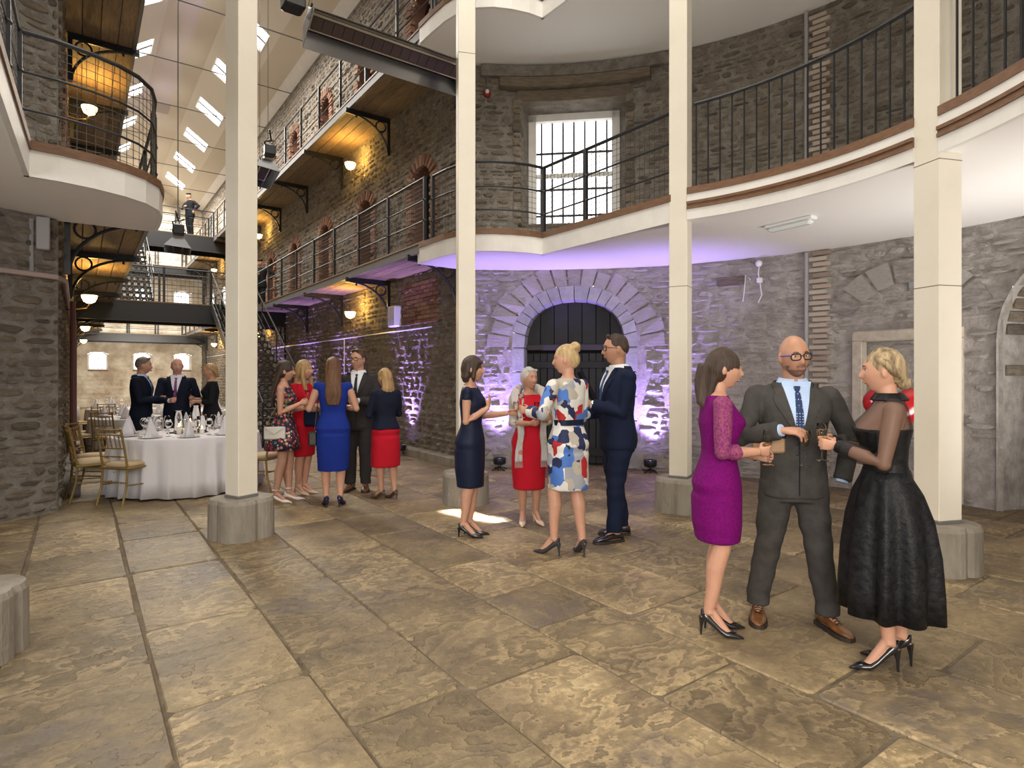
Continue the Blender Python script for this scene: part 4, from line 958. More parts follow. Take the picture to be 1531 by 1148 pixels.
BLK = cloth('black brocade', (.006, .006, .007), rough=.42, col2=(.016, .016, .018), cscale=26, bump=.006, bscale=34); BLKC = cloth('black cloth', (.012, .013, .016)); LEA = mat('black shoe leather', (.012, .012, .014), .18, coat=.6); LEAB = mat('tan brogue leather', (.19, .075, .022), .3, col2=(.10, .04, .012), cscale=18, coat=.3); LEAN = mat('navy suede shoe', (.012, .014, .05), .5); NUDE = mat('nude patent shoe', (.55, .40, .28), .3, coat=.4); WHITES = mat('white strap leather', (.7, .68, .64), .4); GRSH = mat('dark grey suede shoe', (.035, .033, .036), .7); SNAKE = mat('snake print shoe', (.12, .08, .06), .4, col2=(.02, .015, .012), cscale=60)
CORK = mat('tan wedge sole', (.28, .14, .06), .7); EYEW = mat('eye white', (.75, .73, .70), .2); EYED = mat('iris', (.03, .02, .015), .15); TEETH = mat('teeth', (.8, .78, .72), .25)
LIPF = mat('lipstick', (.42, .07, .07), .35); LIPM = mat('lips', (.42, .19, .15), .5)
def vor_mat(nm, cols, scale, bgw, rand=.9, stretch=(1, 1, 1), dist='CHEBYCHEV'):
    m = bpy.data.materials.new(nm); m.use_nodes = True; nt = m.node_tree; N = nt.nodes; L = nt.links; b = N['Principled BSDF']; b.inputs['Roughness'].default_value = .75
    tc = N.new('ShaderNodeTexCoord'); mp = N.new('ShaderNodeMapping'); mp.inputs['Scale'].default_value = stretch; L.new(tc.outputs['Object'], mp.inputs[0])
    v = N.new('ShaderNodeTexVoronoi'); v.inputs['Scale'].default_value = scale; v.inputs['Randomness'].default_value = rand; v.distance = dist; L.new(mp.outputs[0], v.inputs['Vector'])
    sp = N.new('ShaderNodeSeparateColor'); L.new(v.outputs['Color'], sp.inputs[0])
    r = N.new('ShaderNodeValToRGB'); r.color_ramp.interpolation = 'CONSTANT'; e = r.color_ramp.elements
    while len(e) < len(cols): e.new(.5)
    for i, (p, c) in enumerate(cols): e[i].position = p; e[i].color = (*c, 1)
    L.new(sp.outputs[0], r.inputs[0])
    if bgw is not None:
        r2 = N.new('ShaderNodeMath'); r2.operation = 'GREATER_THAN'; r2.inputs[1].default_value = bgw[0]; L.new(v.outputs['Distance'], r2.inputs[0])
        mx = N.new('ShaderNodeMix'); mx.data_type = 'RGBA'; L.new(r2.outputs[0], mx.inputs[0]); L.new(r.outputs[0], mx.inputs[6]); mx.inputs[7].default_value = (*bgw[1], 1); L.new(mx.outputs[2], b.inputs['Base Color'])
    else: L.new(r.outputs[0], b.inputs['Base Color'])
    return m
PRINT = vor_mat('geometric print dress', [(0, (.62, .60, .55)), (.26, (.012, .018, .07)), (.45, (.40, .36, .30)), (.56, (.42, .015, .02)), (.68, (.06, .16, .48)), (.80, (.68, .67, .64)), (.93, (.30, .31, .34))], 12, None, stretch=(1, 1, .85))
FLOR = vor_mat('floral print', [(0, (.45, .05, .05)), (.3, (.60, .25, .18)), (.5, (.55, .45, .33)), (.7, (.10, .16, .06)), (.85, (.35, .03, .05))], 26, (.44, (.012, .014, .035)), dist='EUCLIDEAN')
SHAWL = vor_mat('patterned shawl', [(0, (.45, .40, .37)), (.6, (.42, .33, .28)), (.8, (.34, .36, .30)), (.9, (.45, .16, .12))], 16, (.42, (.44, .42, .40)), dist='EUCLIDEAN')
TIEB = vor_mat('dotted blue tie', [(0, (.35, .45, .65))], 60, (.22, (.012, .03, .10)), rand=.1, dist='EUCLIDEAN')
TIEN = cloth('blue tie', (.035, .075, .19)); TIEG = cloth('dark tie', (.03, .035, .04)); TIEP = vor_mat('purple patterned tie', [(0, (.25, .05, .15)), (.5, (.12, .05, .22))], 50, None)
def sheer_mat():
    m = bpy.data.materials.new('sheer black mesh'); m.use_nodes = True; nt = m.node_tree; b = nt.nodes['Principled BSDF']; b.inputs['Base Color'].default_value = (.02, .016, .014, 1); b.inputs['Alpha'].default_value = .48; b.inputs['Roughness'].default_value = .6
    return m
SHEER = sheer_mat()
LACE = mat('magenta open lace sleeve', (.15, .002, .12), .8, col2=(.27, .07, .10), cscale=95, detail=2, bump=.002, bscale=90)

TORS = {'f': [(.44, .088, .072, .0), (.48, .100, .078, -.004), (.51, .104, .080, -.008), (.55, .094, .070, -.004), (.60, .076, .056, .0), (.63, .072, .053, .002), (.67, .078, .058, .004), (.71, .086, .068, .010), (.735, .090, .076, .014), (.76, .091, .068, .010), (.785, .095, .056, .002), (.81, .094, .046, -.004), (.825, .074, .040, -.006), (.838, .044, .036, -.006), (.852, .030, .032, -.004)],
        'm': [(.44, .090, .070, .0), (.48, .097, .074, -.003), (.52, .098, .074, -.003), (.57, .094, .070, .002), (.62, .092, .068, .004), (.67, .098, .070, .003), (.72, .106, .074, .003), (.76, .112, .070, .000), (.79, .115, .062, -.003), (.81, .110, .053, -.006), (.825, .088, .046, -.008), (.838, .054, .042, -.008), (.852, .036, .037, -.006)]}
def trow(sex, f, wide=1):
    T = TORS[sex]; f = max(T[0][0], min(T[-1][0], f))
    for i in range(len(T)-1):
        if T[i][0] <= f <= T[i+1][0]:
            q = (f-T[i][0])/(T[i+1][0]-T[i][0]); return [T[i][k]*(1-q)+T[i+1][k]*q for k in range(1, 4)]
def oval(hw, hd, yo, z, n=28, e=2.3, wav=None):
    P = []
    for k in range(n):
        t = 2*PI*k/n; c, s_ = math.cos(t), math.sin(t); g = 1 if wav is None else 1+wav(t)
        P.append(Vector((hw*math.copysign(abs(c)**(2/e), c)*g, hd*math.copysign(abs(s_)**(2/e), s_)*g+yo, z)))
    return P
def face_y(x, z):    # front of the face, unit head (1.75 m person), metres from head centre
    jaw = 1-.30*max(0, -z/.118)**1.6; hx = .076*jaw
    q = 1-(x/hx)**2-(abs(z)/.118)**2.4; y = .096*math.sqrt(max(q, 0))
    wz = .0085+.006*max(0, min(1, (.012-z)/.05))
    if z > .014: N = .002
    elif z > -.034: N = .002+.026*((.014-z)/.048)**1.2
    elif z > -.047: N = .028-.022*((-.034-z)/.013)
    else: N = 0
    g = lambda a, b: math.exp(-(a/b)**2)
    y += N*g(x, wz)
    y += -.009*g(abs(x)-.030, .014)*g(z-.004, .013)+.003*g(z-.028, .010)*g(x, .045)+.007*g(z+.063, .010)*g(x, .024)-.004*g(z+.080, .007)*g(x, .02)+.010*g(z+.101, .014)*g(x, .024)+.004*g(abs(x)-.043, .015)*g(z+.026, .018)
    return y
def head_mb(mb, M, k):
    n, m_ = 64, 52; rows = []
    for i in range(m_+1):
        th = -PI/2+PI*i/m_; z = .118*math.sin(th); row = []
        for j in range(n):
            t = 2*PI*j/n; c, s_ = math.cos(t), math.sin(t); ct = math.cos(th)
            jaw = 1-.30*max(0, -z/.118)**1.6; x = .076*jaw*ct*c; y = .096*ct*s_
            if s_ > 0: yy = face_y(x, z); y = y+(yy-.096*math.sqrt(max(0, 1-(x/(.076*jaw))**2-(abs(z)/.118)**2.4)))*min(1, s_*3)
            else:
                y *= 1.03
                if z < -.03: y *= 1-.55*min(1, (-z-.03)/.08)
            row.append(M@(Vector((x, y, z))*k))
        rows.append(row)
    mb.loft(rows)
    for sx in (-1, 1):
        mb.ell(M@(Vector((sx*.077, -.006, -.006))*k), (.008*k, .017*k, .030*k), 10, 8, (M.to_3x3()@Matrix.Rotation(-sx*.35, 3, 'Z')).to_4x4())
def ik(S, W, l1, l2, hint):
    S, W = Vector(S), Vector(W); d = W-S; L = min(d.length, (l1+l2)*.995); d = d.normalized()
    a = math.acos(max(-1, min(1, (l1*l1+L*L-l2*l2)/(2*l1*L)))); h = Vector(hint); h = (h-d*h.dot(d)).normalized()
    E = S+d*(l1*math.cos(a))+h*(l1*math.sin(a)); return E, S+d*L
def hand(mb, W, f, n, side, k, curl):
    f = Vector(f).normalized(); n = Vector(n); n = (n-f*n.dot(f)).normalized(); t = f.cross(n)*(1 if side == 'R' else -1)   # towards the thumb
    P = lambda a, b, c: W+(f*a+t*b+n*c)*k
    rings = []
    for a, hw, ht in ((-.015, .021, .016), (.01, .024, .017), (.04, .035, .016), (.07, .040, .013), (.088, .038, .010)):
        rings.append([P(a, hw*math.cos(q), ht*math.sin(q)) for q in [2*PI*j/12 for j in range(12)]])
    mb.loft(rings)
    C_ = {'grip': (.75, .95, .6), 'relax': (.28, .45, .3), 'flat': (.12, .15, .1), 'pinch': (.55, .55, .35)}[curl]
    for i, (b, L, ln_) in enumerate(((.030, .068, 0), (.0105, .078, .05), (-.0105, .073, .1), (-.030, .057, .16))):
        p = P(.084-(.006 if i == 3 else 0), b, 0); ang = 0; r0 = .0086*k
        for s_, q in enumerate((.45, .30, .25)):
            ang += C_[s_]*(1+ln_*.6)*(1 if not (curl == 'pinch' and i == 0) else .8); d = f*math.cos(ang)+n*math.sin(ang)+t*(.06 if i == 0 else -.05 if i == 3 else 0)
            e = p+d.normalized()*L*q*k; mb.cap(p, e, r0, r0*.92, 8); p = e; r0 *= .92
    th = {'grip': (.55, .55, .75), 'relax': (.8, .5, .3), 'flat': (.75, .6, .1), 'pinch': (.6, .45, .7)}[curl]
    a = P(.018, .020, .004); d = (f*th[0]+t*th[1]+n*th[2]).normalized(); b_ = a+d*.042*k; d2 = (f*.85+t*.12+n*.5).normalized(); c = b_+d2*.034*k; e = c+(f*.95+n*.2).normalized()*.024*k
    mb.cap(a, b_, .0135*k, .0105*k, 8); mb.cap(b_, c, .0105*k, .0095*k, 8); mb.cap(c, e, .0095*k, .0075*k, 8)
    return P(.10, .01, .032)     # grip centre
def front_strip(bvh, rows, off, th, cols=5, back=False):
    m = MB(); A_, B_ = [], []
    for (xl, xr, z) in rows:
        r1, r2 = [], []
        for c in range(cols):
            x = xl+(xr-xl)*c/(cols-1); o = Vector((x, .8 if not back else -.8, z)); h = bvh.ray_cast(o, Vector((0, -1 if not back else 1, 0)))
            sg = 1 if not back else -1; y = h[0].y if h[0] is not None else (A_[-1][c].y-sg*(off+.006) if A_ else 0.0)
            r1.append(Vector((x, y+sg*off, z))); r2.append(Vector((x, y+sg*(off-th), z)))
        A_.append(r1); B_.append(r2)
    m.loft([a+list(reversed(b)) for a, b in zip(A_, B_)]); return m
class Fig:
    def __init__(s, label, x, y, heading, H, sex='f', near=.0085, sk=SK1, lift=0., wide=1., legsk=None, cat='person', group=None, name='person', depth=1.):
        s.t = thing(name, label, cat, (x, y, 0), R_(heading-90), group); s.H = H; s.sex = sex; s.v = near; s.sk = sk; s.lift = lift; s.wide = wide; s.dp = depth
        s.Mw = Matrix.Translation((x, y, 0))@Matrix.Rotation(R_(heading-90), 4, 'Z'); s.k = H/1.75; s.hk = s.k*1.09
        s.arms = {}; s.b = MB(); s.held = []
    def Z(s, f): return f*s.H+s.lift
    def build(s, feet, arms, head=(0, 0, 0), shoulders=None, waist_shift=0):
        H, k, b = s.H, s.k, s.b; fem = s.sex == 'f'; s.feet = feet
        rows = []
        for f in np.linspace(.44, .852, 26):
            hw, hd, yo = trow(s.sex, f); w_ = s.wide if f < .8 else 1+(s.wide-1)*max(0, (.852-f)/.052); rows.append(oval(hw*H*w_, hd*H*s.dp*w_**.5, yo*H, s.Z(f)))
        b.loft(rows)
        hy, hp, hr = head; s.hM = Matrix.Translation((0, .006*H+ (.012 if hp < 0 else 0), s.Z(.870)))@Matrix.Rotation(R_(hy), 4, 'Z')@Matrix.Rotation(R_(hp), 4, 'X')@Matrix.Rotation(R_(hr), 4, 'Y')@Matrix.Translation((0, .008*k, .065*H-.0))
        b.cap((0, -.006*H, s.Z(.825)), s.hM@Vector((0, -.018*k, -.045*k)), (.031 if fem else .037)*H, (.029 if fem else .034)*H, 16)
        head_mb(b, s.hM, s.hk)
        sx = (.098 if fem else .118)*H*s.wide**.5; s.legs = []
        for i, (fx, fy, yaw) in enumerate(feet):
            sg = -1 if i == 0 else 1; hip = Vector((sg*.050*H*s.wide**.5, 0, s.Z(.49))); yv = Matrix.Rotation(R_(yaw), 3, 'Z'); fwd = yv@Vector((0, 1, 0))
            ank = Vector((fx, fy, .048*H+s.lift))-fwd*.045; kn = hip.lerp(ank, .48)+Vector((sg*.004, 0.024+(.01 if s.lift else 0), 0)); s.legs.append((hip, kn, ank, fwd))
            r = (.052, .046, .034, .0335, .021) if fem else (.052, .047, .034, .034, .024)
            cf = kn.lerp(ank, .32)+Vector((0, -.012, 0)); ww = s.wide**.6
            b.tube([hip+Vector((0, 0, .04)), hip, hip.lerp(kn, .35), hip.lerp(kn, .75), kn, cf, kn.lerp(ank, .7), ank, ank-Vector((0, 0, .03))], [x*H*ww for x in (.03, r[0], r[1], .037, r[2]*.97, r[3]*1.02, .0255, r[4]*.94, r[4])], 14)
            hl = ank-fwd*.03*k; hl.z = .028*k+s.lift; ball = ank+fwd*.115*k; ball.z = .026*k; toe = ank+fwd*.165*k; toe.z = .018*k
            b.cap(ank-Vector((0, 0, .01)), hl, .026*k, .027*k, 10); b.cap(ank, ball, .027*k, .024*k, 10); b.cap(hl, ball, .026*k, .026*k, 10); b.cap(ball, toe, .027*k, .018*k, 10)
        for sd in 'LR':
            a = arms[sd]; sg = 1 if sd == 'R' else -1; S = Vector((sg*sx, -.006*H, s.Z(.806 if fem else .796)))
            E, W = ik(S, a['w'], .172*H, .150*H, a.get('hint', (sg*.5, -.6, -.6))); f = Vector(a['f']) if 'f' in a else (W-E).normalized()
            u = (.027, .025, .021, .0215, .0145) if fem else (.031, .029, .0245, .0245, .017); ww = s.wide**.7
            b.tube([S+Vector((-sg*.03, 0, .0)), S, S.lerp(E, .45), E, E.lerp(W, .35), W], [x*H*ww for x in (.026, u[0], u[1], u[2], u[3], u[4])], 14); b.ell(S, (u[0]*H*ww,)*3, 12, 8); b.ell(E, (u[2]*H*ww*1.0,)*3, 12, 8)
            gp = W
            if not a.get('hide'): gp = hand(b, W, f, a.get('n', (-sg, 0, 0)), sd, k*(.93 if fem else 1.05), a.get('curl', 'grip'))
            s.arms[sd] = (S, E, W, u, gp)
        me = remesh(b, s.v, 1); put('body', me, s.sk, s.t)
        s.face(); return s
    def face(s):
        k, M = s.hk, s.hM; fem = s.sex == 'f'
        F = lambda x, z, d=0: M@(Vector((x, face_y(x, z)+d, z))*k)
        for sx in (-1, 1):
            e = put('eye', MB().ell(F(sx*.030, .004, -.006), (.0125*k, .0095*k, .0065*k), 12, 8, M.to_3x3().to_4x4()), EYEW, s.t, smooth=True)
            put('iris', MB().ell(F(sx*.030, .004, -.0005), (.0058*k, .005*k, .0058*k), 10, 8, M.to_3x3().to_4x4()), EYED, e, smooth=True)
            put('eyelid', MB().tube([F(sx*(.019+.0035*j), .010+.0012*math.sin(PI*j/6)-.0005, .0005) for j in range(7)], .0017*k, 5), s.brow if fem else MATS[s.sk.name], s.t)
            put('eyebrow', MB().tube([F(sx*(.016+.0052*j), .0235+.0045*math.sin(PI*(j+.8)/6.5), .0015) for j in range(6)], [.0018*k, .0026*k, .0028*k, .0026*k, .002*k, .001*k], 6), s.brow, s.t)
        lm = LIPF if fem else LIPM
        up = [F(-.024+.006*j, -.0625+(.0035 if fem else .001)*abs(j-4)/4*1.6, .0012) for j in range(9)]; lo = [F(-.020+.005*j, -.0705+(.0045)*abs(j-4)/4, .0) for j in range(9)]
        put('upper_lip', MB().tube(up, [.0012*k]+[.0028*k]*7+[.0012*k], 6), lm, s.t); put('lower_lip', MB().tube(lo, [.0012*k]+[.0034*k]*7+[.0012*k], 6), lm, s.t)
        if s.smile: put('teeth', MB().tube([F(-.016+.004*j, -.0668+.003*abs(j-4)/4, .0005) for j in range(9)], .0026*k, 6), TEETH, s.t)
    smile = False; brow = H_DB
    # ---- garments
    def upper(s, name, m, zlo, zhi, off, sleeve, soff=.006, skirt=None, vox=.011, amp=.0022, extra=None, smooth=4, sleevemat=None, flare=0, seed=1, yshift=0, slope=True, cuff=None):
        H = s.H; g = MB(); rows = []
        if skirt:
            for (f, hw, hd, yo) in skirt: rows.append(oval(hw*H*s.wide, hd*H*s.dp*s.wide**.5*1.05, yo*H, s.Z(f), e=2.2))
        fs = np.linspace(zlo, zhi, 22)
        for f in fs:
            hw, hd, yo = trow(s.sex, f); w_ = s.wide if f < .8 else 1+(s.wide-1)*max(0, (.852-f)/.052); fl = flare*max(0, (.58-f)/.14)
            rows.append(oval(hw*H*w_+off+fl, hd*H*s.dp*w_**.5+off+fl*.6, yo*H+yshift, s.Z(f)))
        g.loft(rows)
        sl = MB() if sleevemat else g
        for sd in ('LR' if sleeve > 0 else ''):
            S, E, W, u, gp = s.arms[sd]; ww = s.wide**.7; sg = 1 if sd == 'R' else -1; q = [x*H*ww+soff for x in u]
            pth = [S+Vector((-sg*.035, 0, .0)), S, S.lerp(E, .5)]; rs = [q[0], q[0]*1.02, q[1]]
            if sleeve > .5:
                pth.append(E); rs.append(q[2]*1.03); e2 = min(1, (sleeve-.5)*2); pth.append(E.lerp(W, .5*e2)); rs.append(q[3]); pth.append(E.lerp(W, e2*.97)); rs.append(q[4]+soff*.9+ (q[3]-q[4])*(1-e2)); sl.ell(E, (q[2]*1.02,)*3, 12, 8)
            else: pth = pth[:2]+[S.lerp(E, sleeve*2)]; rs = rs[:2]+[q[1]]
            sl.tube(pth, rs, 14); sl.ell(S, (q[0]*1.03,)*3, 12, 8)
        if extra: extra(g)
        me = remesh(g, vox, smooth, name)
        if amp: wrinkle(me, amp, seed=seed)
        o = put(name, me, m, s.t)
        if sleevemat:
            me2 = remesh(sl, vox, smooth, 'sleeves'); wrinkle(me2, amp, seed=seed+3) if amp else None; put('sleeves', me2, sleevemat, s.t)
        s.bvh = BVHTree.FromPolygons([v.co.copy() for v in me.vertices], [tuple(p.vertices) for p in me.polygons]); return o
    def skirt(s, m, prof, name='skirt', pleats=0, amp=.0, n=96, seed=1, th=.004):
        H = s.H; r = random.Random(seed); ph = r.uniform(0, 6); rows = []; F = []
        for (f, hw, hd, yo, wv) in prof:
            F.append((f, hw, hd, yo, wv))
        def ring(p, ins=0):
            f, hw, hd, yo, wv = p; w_ = (lambda t: wv*(math.sin(pleats*t+ph+.8*math.sin(2*t))*.75+.25*math.sin(pleats*1.7*t+ph))) if pleats else None
            return oval(hw*H-ins, hd*H-ins, yo*H, s.Z(f), n, 2.1, w_)
        mb = MB(); mb.loft([ring(p) for p in F]+[ring(p, th) for p in reversed(F)]); return put(name, mb, m, s.t, smooth=True)
    def trousers(s, m, off=.014):
        H = s.H; g = MB(); rows = []
        for f in np.linspace(.432, .60, 9): hw, hd, yo = trow(s.sex, f); rows.append(oval(hw*H*s.wide+.009, hd*H*s.dp+.011, yo*H, s.Z(f)))
        g.loft(rows)
        for i, (hip, kn, ank, fwd) in enumerate(s.legs):
            ww = s.wide**.6; a2 = ank+Vector((0, 0, -.012))+fwd*.015
            g.tube([hip+Vector((0, 0, .05)), hip, hip.lerp(kn, .5), kn, kn.lerp(ank, .5), a2+Vector((0, 0, .08)), a2], [.045*H*ww+off, .054*H*ww+off, .046*H*ww+off, .037*H+off, .035*H+off, .031*H+off, .032*H+off], 16)
        me = remesh(g, .012, 3, 'trousers'); wrinkle(me, .0032, f=(9, 9, 16), seed=int(H*100)); put('trousers', me, m, s.t)
    def vest(s, shirt, tie, lapel, zb=.655, zt=.842, buttons=BLACK, pocket=True, collar=True):
        H = s.H; Z = s.Z; bv = s.bvh; sl = []
        def ht(q): return Z(zb+(zt-zb)*q)
        N = 12
        rows = [(-(.004+.050*H*q**.9*.9), .004+.050*H*q**.9*.9, ht(q)) for q in np.linspace(0, 1.03, N)]
        put('shirt', front_strip(bv, rows, .0035, .012, 9), shirt, s.t, smooth=False)
        for sg in (-1, 1):     # lapels
            rows = []
            for q in np.linspace(0, 1.0, N):
                xi = .004+.045*H*q**.9; wd = .004+.040*H*min(1, q*1.6)*(1 if q < .74 else .55 if q < .78 else .72); a, b_ = sg*xi, sg*(xi+wd); rows.append((min(a, b_), max(a, b_), ht(q)))
            put('lapel', front_strip(bv, rows, .011, .014, 4), lapel, s.t)
        if tie is not None:
            rows = [(-w_, w_, z) for w_, z in ((.001, ht(-.06)), (.020, ht(.04)), (.024, ht(.16)), (.021, ht(.45)), (.017, ht(.72)), (.0145, ht(.83)))]
            put('tie', front_strip(bv, rows, .011, .010, 5), tie, s.t)
            z = ht(.88); h = bv.ray_cast(Vector((0, .8, z)), Vector((0, -1, 0))); y = h[0].y if h[0] else .05
            m = MB(); m.loft([[Vector((a*w_, y+.004+c*.012, zz)) for a, c in ((-1, 0), (-.6, 1), (.6, 1), (1, 0), (.6, -1), (-.6, -1))] for w_, zz in ((.011, z-.022), (.020, z+.012), (.017, z+.022))]); put('tie_knot', m, tie, s.t)
        ny = .0
        if collar:
            m = MB(); r0 = (.034 if s.sex == 'f' else .041)*H
            for sg in (-1, 1):
                m = MB(); P0 = []
                for j in range(9):
                    t = PI/2-sg*0+ sg*(.12+ (PI-.12)*j/8); c, s_ = math.cos(t), math.sin(t)
                    P0.append([Vector((r0*c, -.008*H+r0*s_*1.02, Z(.862)-.012*max(0, s_))), Vector((r0*1.10*c, -.008*H+r0*1.12*s_, Z(.862)-.012*max(0, s_))), Vector((r0*1.38*c, -.008*H+r0*1.5*s_+.0, Z(.840)-.036*max(0, s_)**3)), Vector((r0*1.2*c, -.008*H+r0*1.2*s_, Z(.834)-.036*max(0, s_)**3))])
                m.loft(P0); put('shirt_collar', m, shirt, s.t)
            # jacket collar behind the neck
            m = MB(); rr = []
            for j in range(11):
                t = PI+PI*j/10; c, s_ = math.cos(t), math.sin(t); rr.append([Vector((r0*1.3*c*1.05, -.010*H+r0*1.3*s_, Z(.852))), Vector((r0*1.45*c*1.05, -.010*H+r0*1.45*s_, Z(.850))), Vector((r0*1.75*c*1.05, -.010*H+r0*1.7*s_, Z(.826))), Vector((r0*1.5*c*1.05, -.010*H+r0*1.5*s_, Z(.824)))])
            m.loft(rr); put('jacket_collar', m, lapel, s.t)
        put('front_edge', front_strip(bv, [(-.003, .003, Z(f)) for f in np.linspace(.46, .655, 8)], .004, .006, 3), BLKC, s.t)
        for f in (.60, .635):
            h = bv.ray_cast(Vector((.012, .8, Z(f))), Vector((0, -1, 0)))
            if h[0]: put('button', MB().ell(h[0], (.009, .004, .009), 10, 6), BLACK, s.t)
        if pocket: put('breast_pocket', front_strip(bv, [(-.115, -.055, Z(.728)), (-.115, -.055, Z(.736))], .005, .006, 4), lapel, s.t)
    def cuffs(s, m, jm):
        for sd in 'LR':
            S, E, W, u, gp = s.arms[sd]; d = (W-E).normalized(); put('shirt_cuff', MB().tube([W-d*.03, W+d*.008], [u[4]*s.H+.007, u[4]*s.H+.006], 14), m, s.t)
    def pumps(s, m, stil=True, sole=None):
        k = s.k*.98; L = s.lift
        for (hip, kn, ank, fwd) in s.legs:
            side = Vector((fwd.y, -fwd.x, 0)); b = MB(); rows = []
            hl = .05
            for (a, zc, hw, zt, zb) in ((-.066, L+.040, .012, L+.070, L+.010), (-.050, L+.034, .031, L+.064, L+.002), (-.02, L*.90+.02, .034, L*.9+.056, L*.84), (.02, L*.62+.02, .034, L*.62+.046, L*.52+.001), (.06, L*.25+.018, .038, L*.28+.042, L*.18+.001), (.095, .02, .042, .045, .001), (.125, .018, .040, .043, .0), (.155, .014, .030, .034, .0), (.185, .009, .014, .020, .0), (.205, .006, .003, .010, .001)):
                c = ank+fwd*(a*k+.01); rows.append([Vector((c.x, c.y, 0))+side*(hw*k*math.cos(q))+Vector((0, 0, (zt+zb)/2+(zt-zb)/2*math.sin(q))) for q in [2*PI*j/14 for j in range(14)]])
            b.loft(rows); sh = put('shoe', b, m, s.t, smooth=True)
            if L > .03:
                c = ank-fwd*.046*k; h2 = MB(); h2.tube([Vector((c.x, c.y, L+.02)), Vector((c.x, c.y, L*.6))-fwd*.004, Vector((c.x, c.y, 0))-fwd*.006], [.020, .009, .0055] if stil else [.024, .017, .014], 8); put('heel', h2, m, sh)
    def oxfords(s, m):
        k = s.k*1.05
        for (hip, kn, ank, fwd) in s.legs:
            side = Vector((fwd.y, -fwd.x, 0)); b = MB(); rows = []; so = MB(); sr = []
            for (a, hw, zt) in ((-.078, .012, .05), (-.07, .031, .075), (-.03, .037, .088), (.01, .038, .088), (.05, .041, .075), (.09, .047, .058), (.13, .048, .050), (.165, .040, .042), (.19, .024, .034), (.20, .008, .028)):
                c = ank+fwd*(a*k+.01); c.z = 0; rows.append([c+side*(hw*k*math.cos(q)*(1 if math.sin(q) < 0 else .92))+Vector((0, 0, .022+(zt*k-.022)*(.5+.5*math.sin(q)) if math.sin(q) > -.99 else .022)) for q in [2*PI*j/14 for j in range(14)]])
                sr.append([c+side*(x*(hw*k+.005))+Vector((0, 0, z)) for x, z in ((-1, 0), (1, 0), (1, .024), (-1, .024))])
            b.loft(rows); sh = put('shoe', b, m, s.t, smooth=True); so.loft(sr); put('sole', so, mat('dark sole', (.03, .02, .015), .6), sh)
            for j in range(4): c = ank+fwd*((.045+.018*j)*k+.01); put('lace', MB().tube([Vector((c.x, c.y, (.083-.008*j)*k))+side*.018, Vector((c.x, c.y, (.090-.008*j)*k)), Vector((c.x, c.y, (.083-.008*j)*k))-side*.018], .0028, 5), BLKC, sh)
    # ---- hair
    def hair(s, style, m):
        k, M = s.hk, s.hM; g = MB(); E = lambda c, r, M2=None: g.ell(M@(Vector(c)*k), tuple(x*k for x in r), 24, 16, M.to_3x3().to_4x4() if M2 is None else M2)
        vox = max(.007, s.v)
        if style in ('long', 'longfront', 'bob', 'shoulder', 'sleek'):
            E((0, -.009, .026), (.085, .101, .106)); E((0, -.03, .0), (.085, .085, .10))
        if style == 'sleek': pass
        body = {'long': (-.42, .095, .035, .10), 'longfront': (-.33, .10, .05, .05), 'bob': (-.125, .092, .065, .02), 'shoulder': (-.22, .095, .045, .05), 'sleek': (-.30, .06, .035, .06)}.get(style)
        if body:
            zl, hw, hd, yb = body; hb = Matrix.Translation(M.translation)@Matrix.Rotation(math.atan2(-M[0][1], M[1][1])*.6, 4, 'Z'); rows = []
            for q in np.linspace(0, 1, 12):
                z = .04+(zl-.04)*q; sw = 1+.10*math.sin(q*9)*.4; ta = 1-.35*max(0, q-.7)/.3
                W_ = (.080+(hw-.080)*min(1, q*1.5))*sw*ta; D_ = (.075+(hd-.075)*min(1, q*1.3))*ta; Y = -.025-(yb)*min(1, q*1.5)
                T_ = M if q < .25 else hb
                rows.append([T_@(Vector((W_*math.cos(t), Y+D_*math.sin(t)*(1 if math.sin(t) < 0 else .45), z))*k) for t in [2*PI*j/28 for j in range(28)]])
            g.loft(rows)
        if style == 'longfront':
            for sx in (-1, 1): g.tube([M@(Vector((sx*.075, .01, .03))*k), M@(Vector((sx*.088, .02, -.07))*k), M@(Vector((sx*.092, .045, -.17))*k), M@(Vector((sx*.085, .065, -.27))*k), M@(Vector((sx*.075, .075, -.33))*k)], [x*k for x in (.02, .028, .030, .026, .010)], 10)
        if style == 'bob':
            for sx in (-1, 1): g.tube([M@(Vector((sx*.055, .055, .075))*k), M@(Vector((sx*.080, .030, .0))*k), M@(Vector((sx*.082, .018, -.08))*k), M@(Vector((sx*.075, .022, -.12))*k)], [x*k for x in (.022, .020, .022, .010)], 10)
            g.tube([M@(Vector((-.05, .074, .072))*k), M@(Vector((0, .088, .066))*k), M@(Vector((.05, .074, .060))*k)], .014*k, 8)
        if style == 'sleek': g.tube([M@(Vector((.0, -.10, .02))*k), M@(Vector((.0, -.125, -.08))*k), M@(Vector((.03, -.12, -.2))*k), M@(Vector((.06, -.03, -.28))*k), M@(Vector((.10, .03, -.33))*k)], [x*k for x in (.05, .045, .035, .022, .008)], 12)
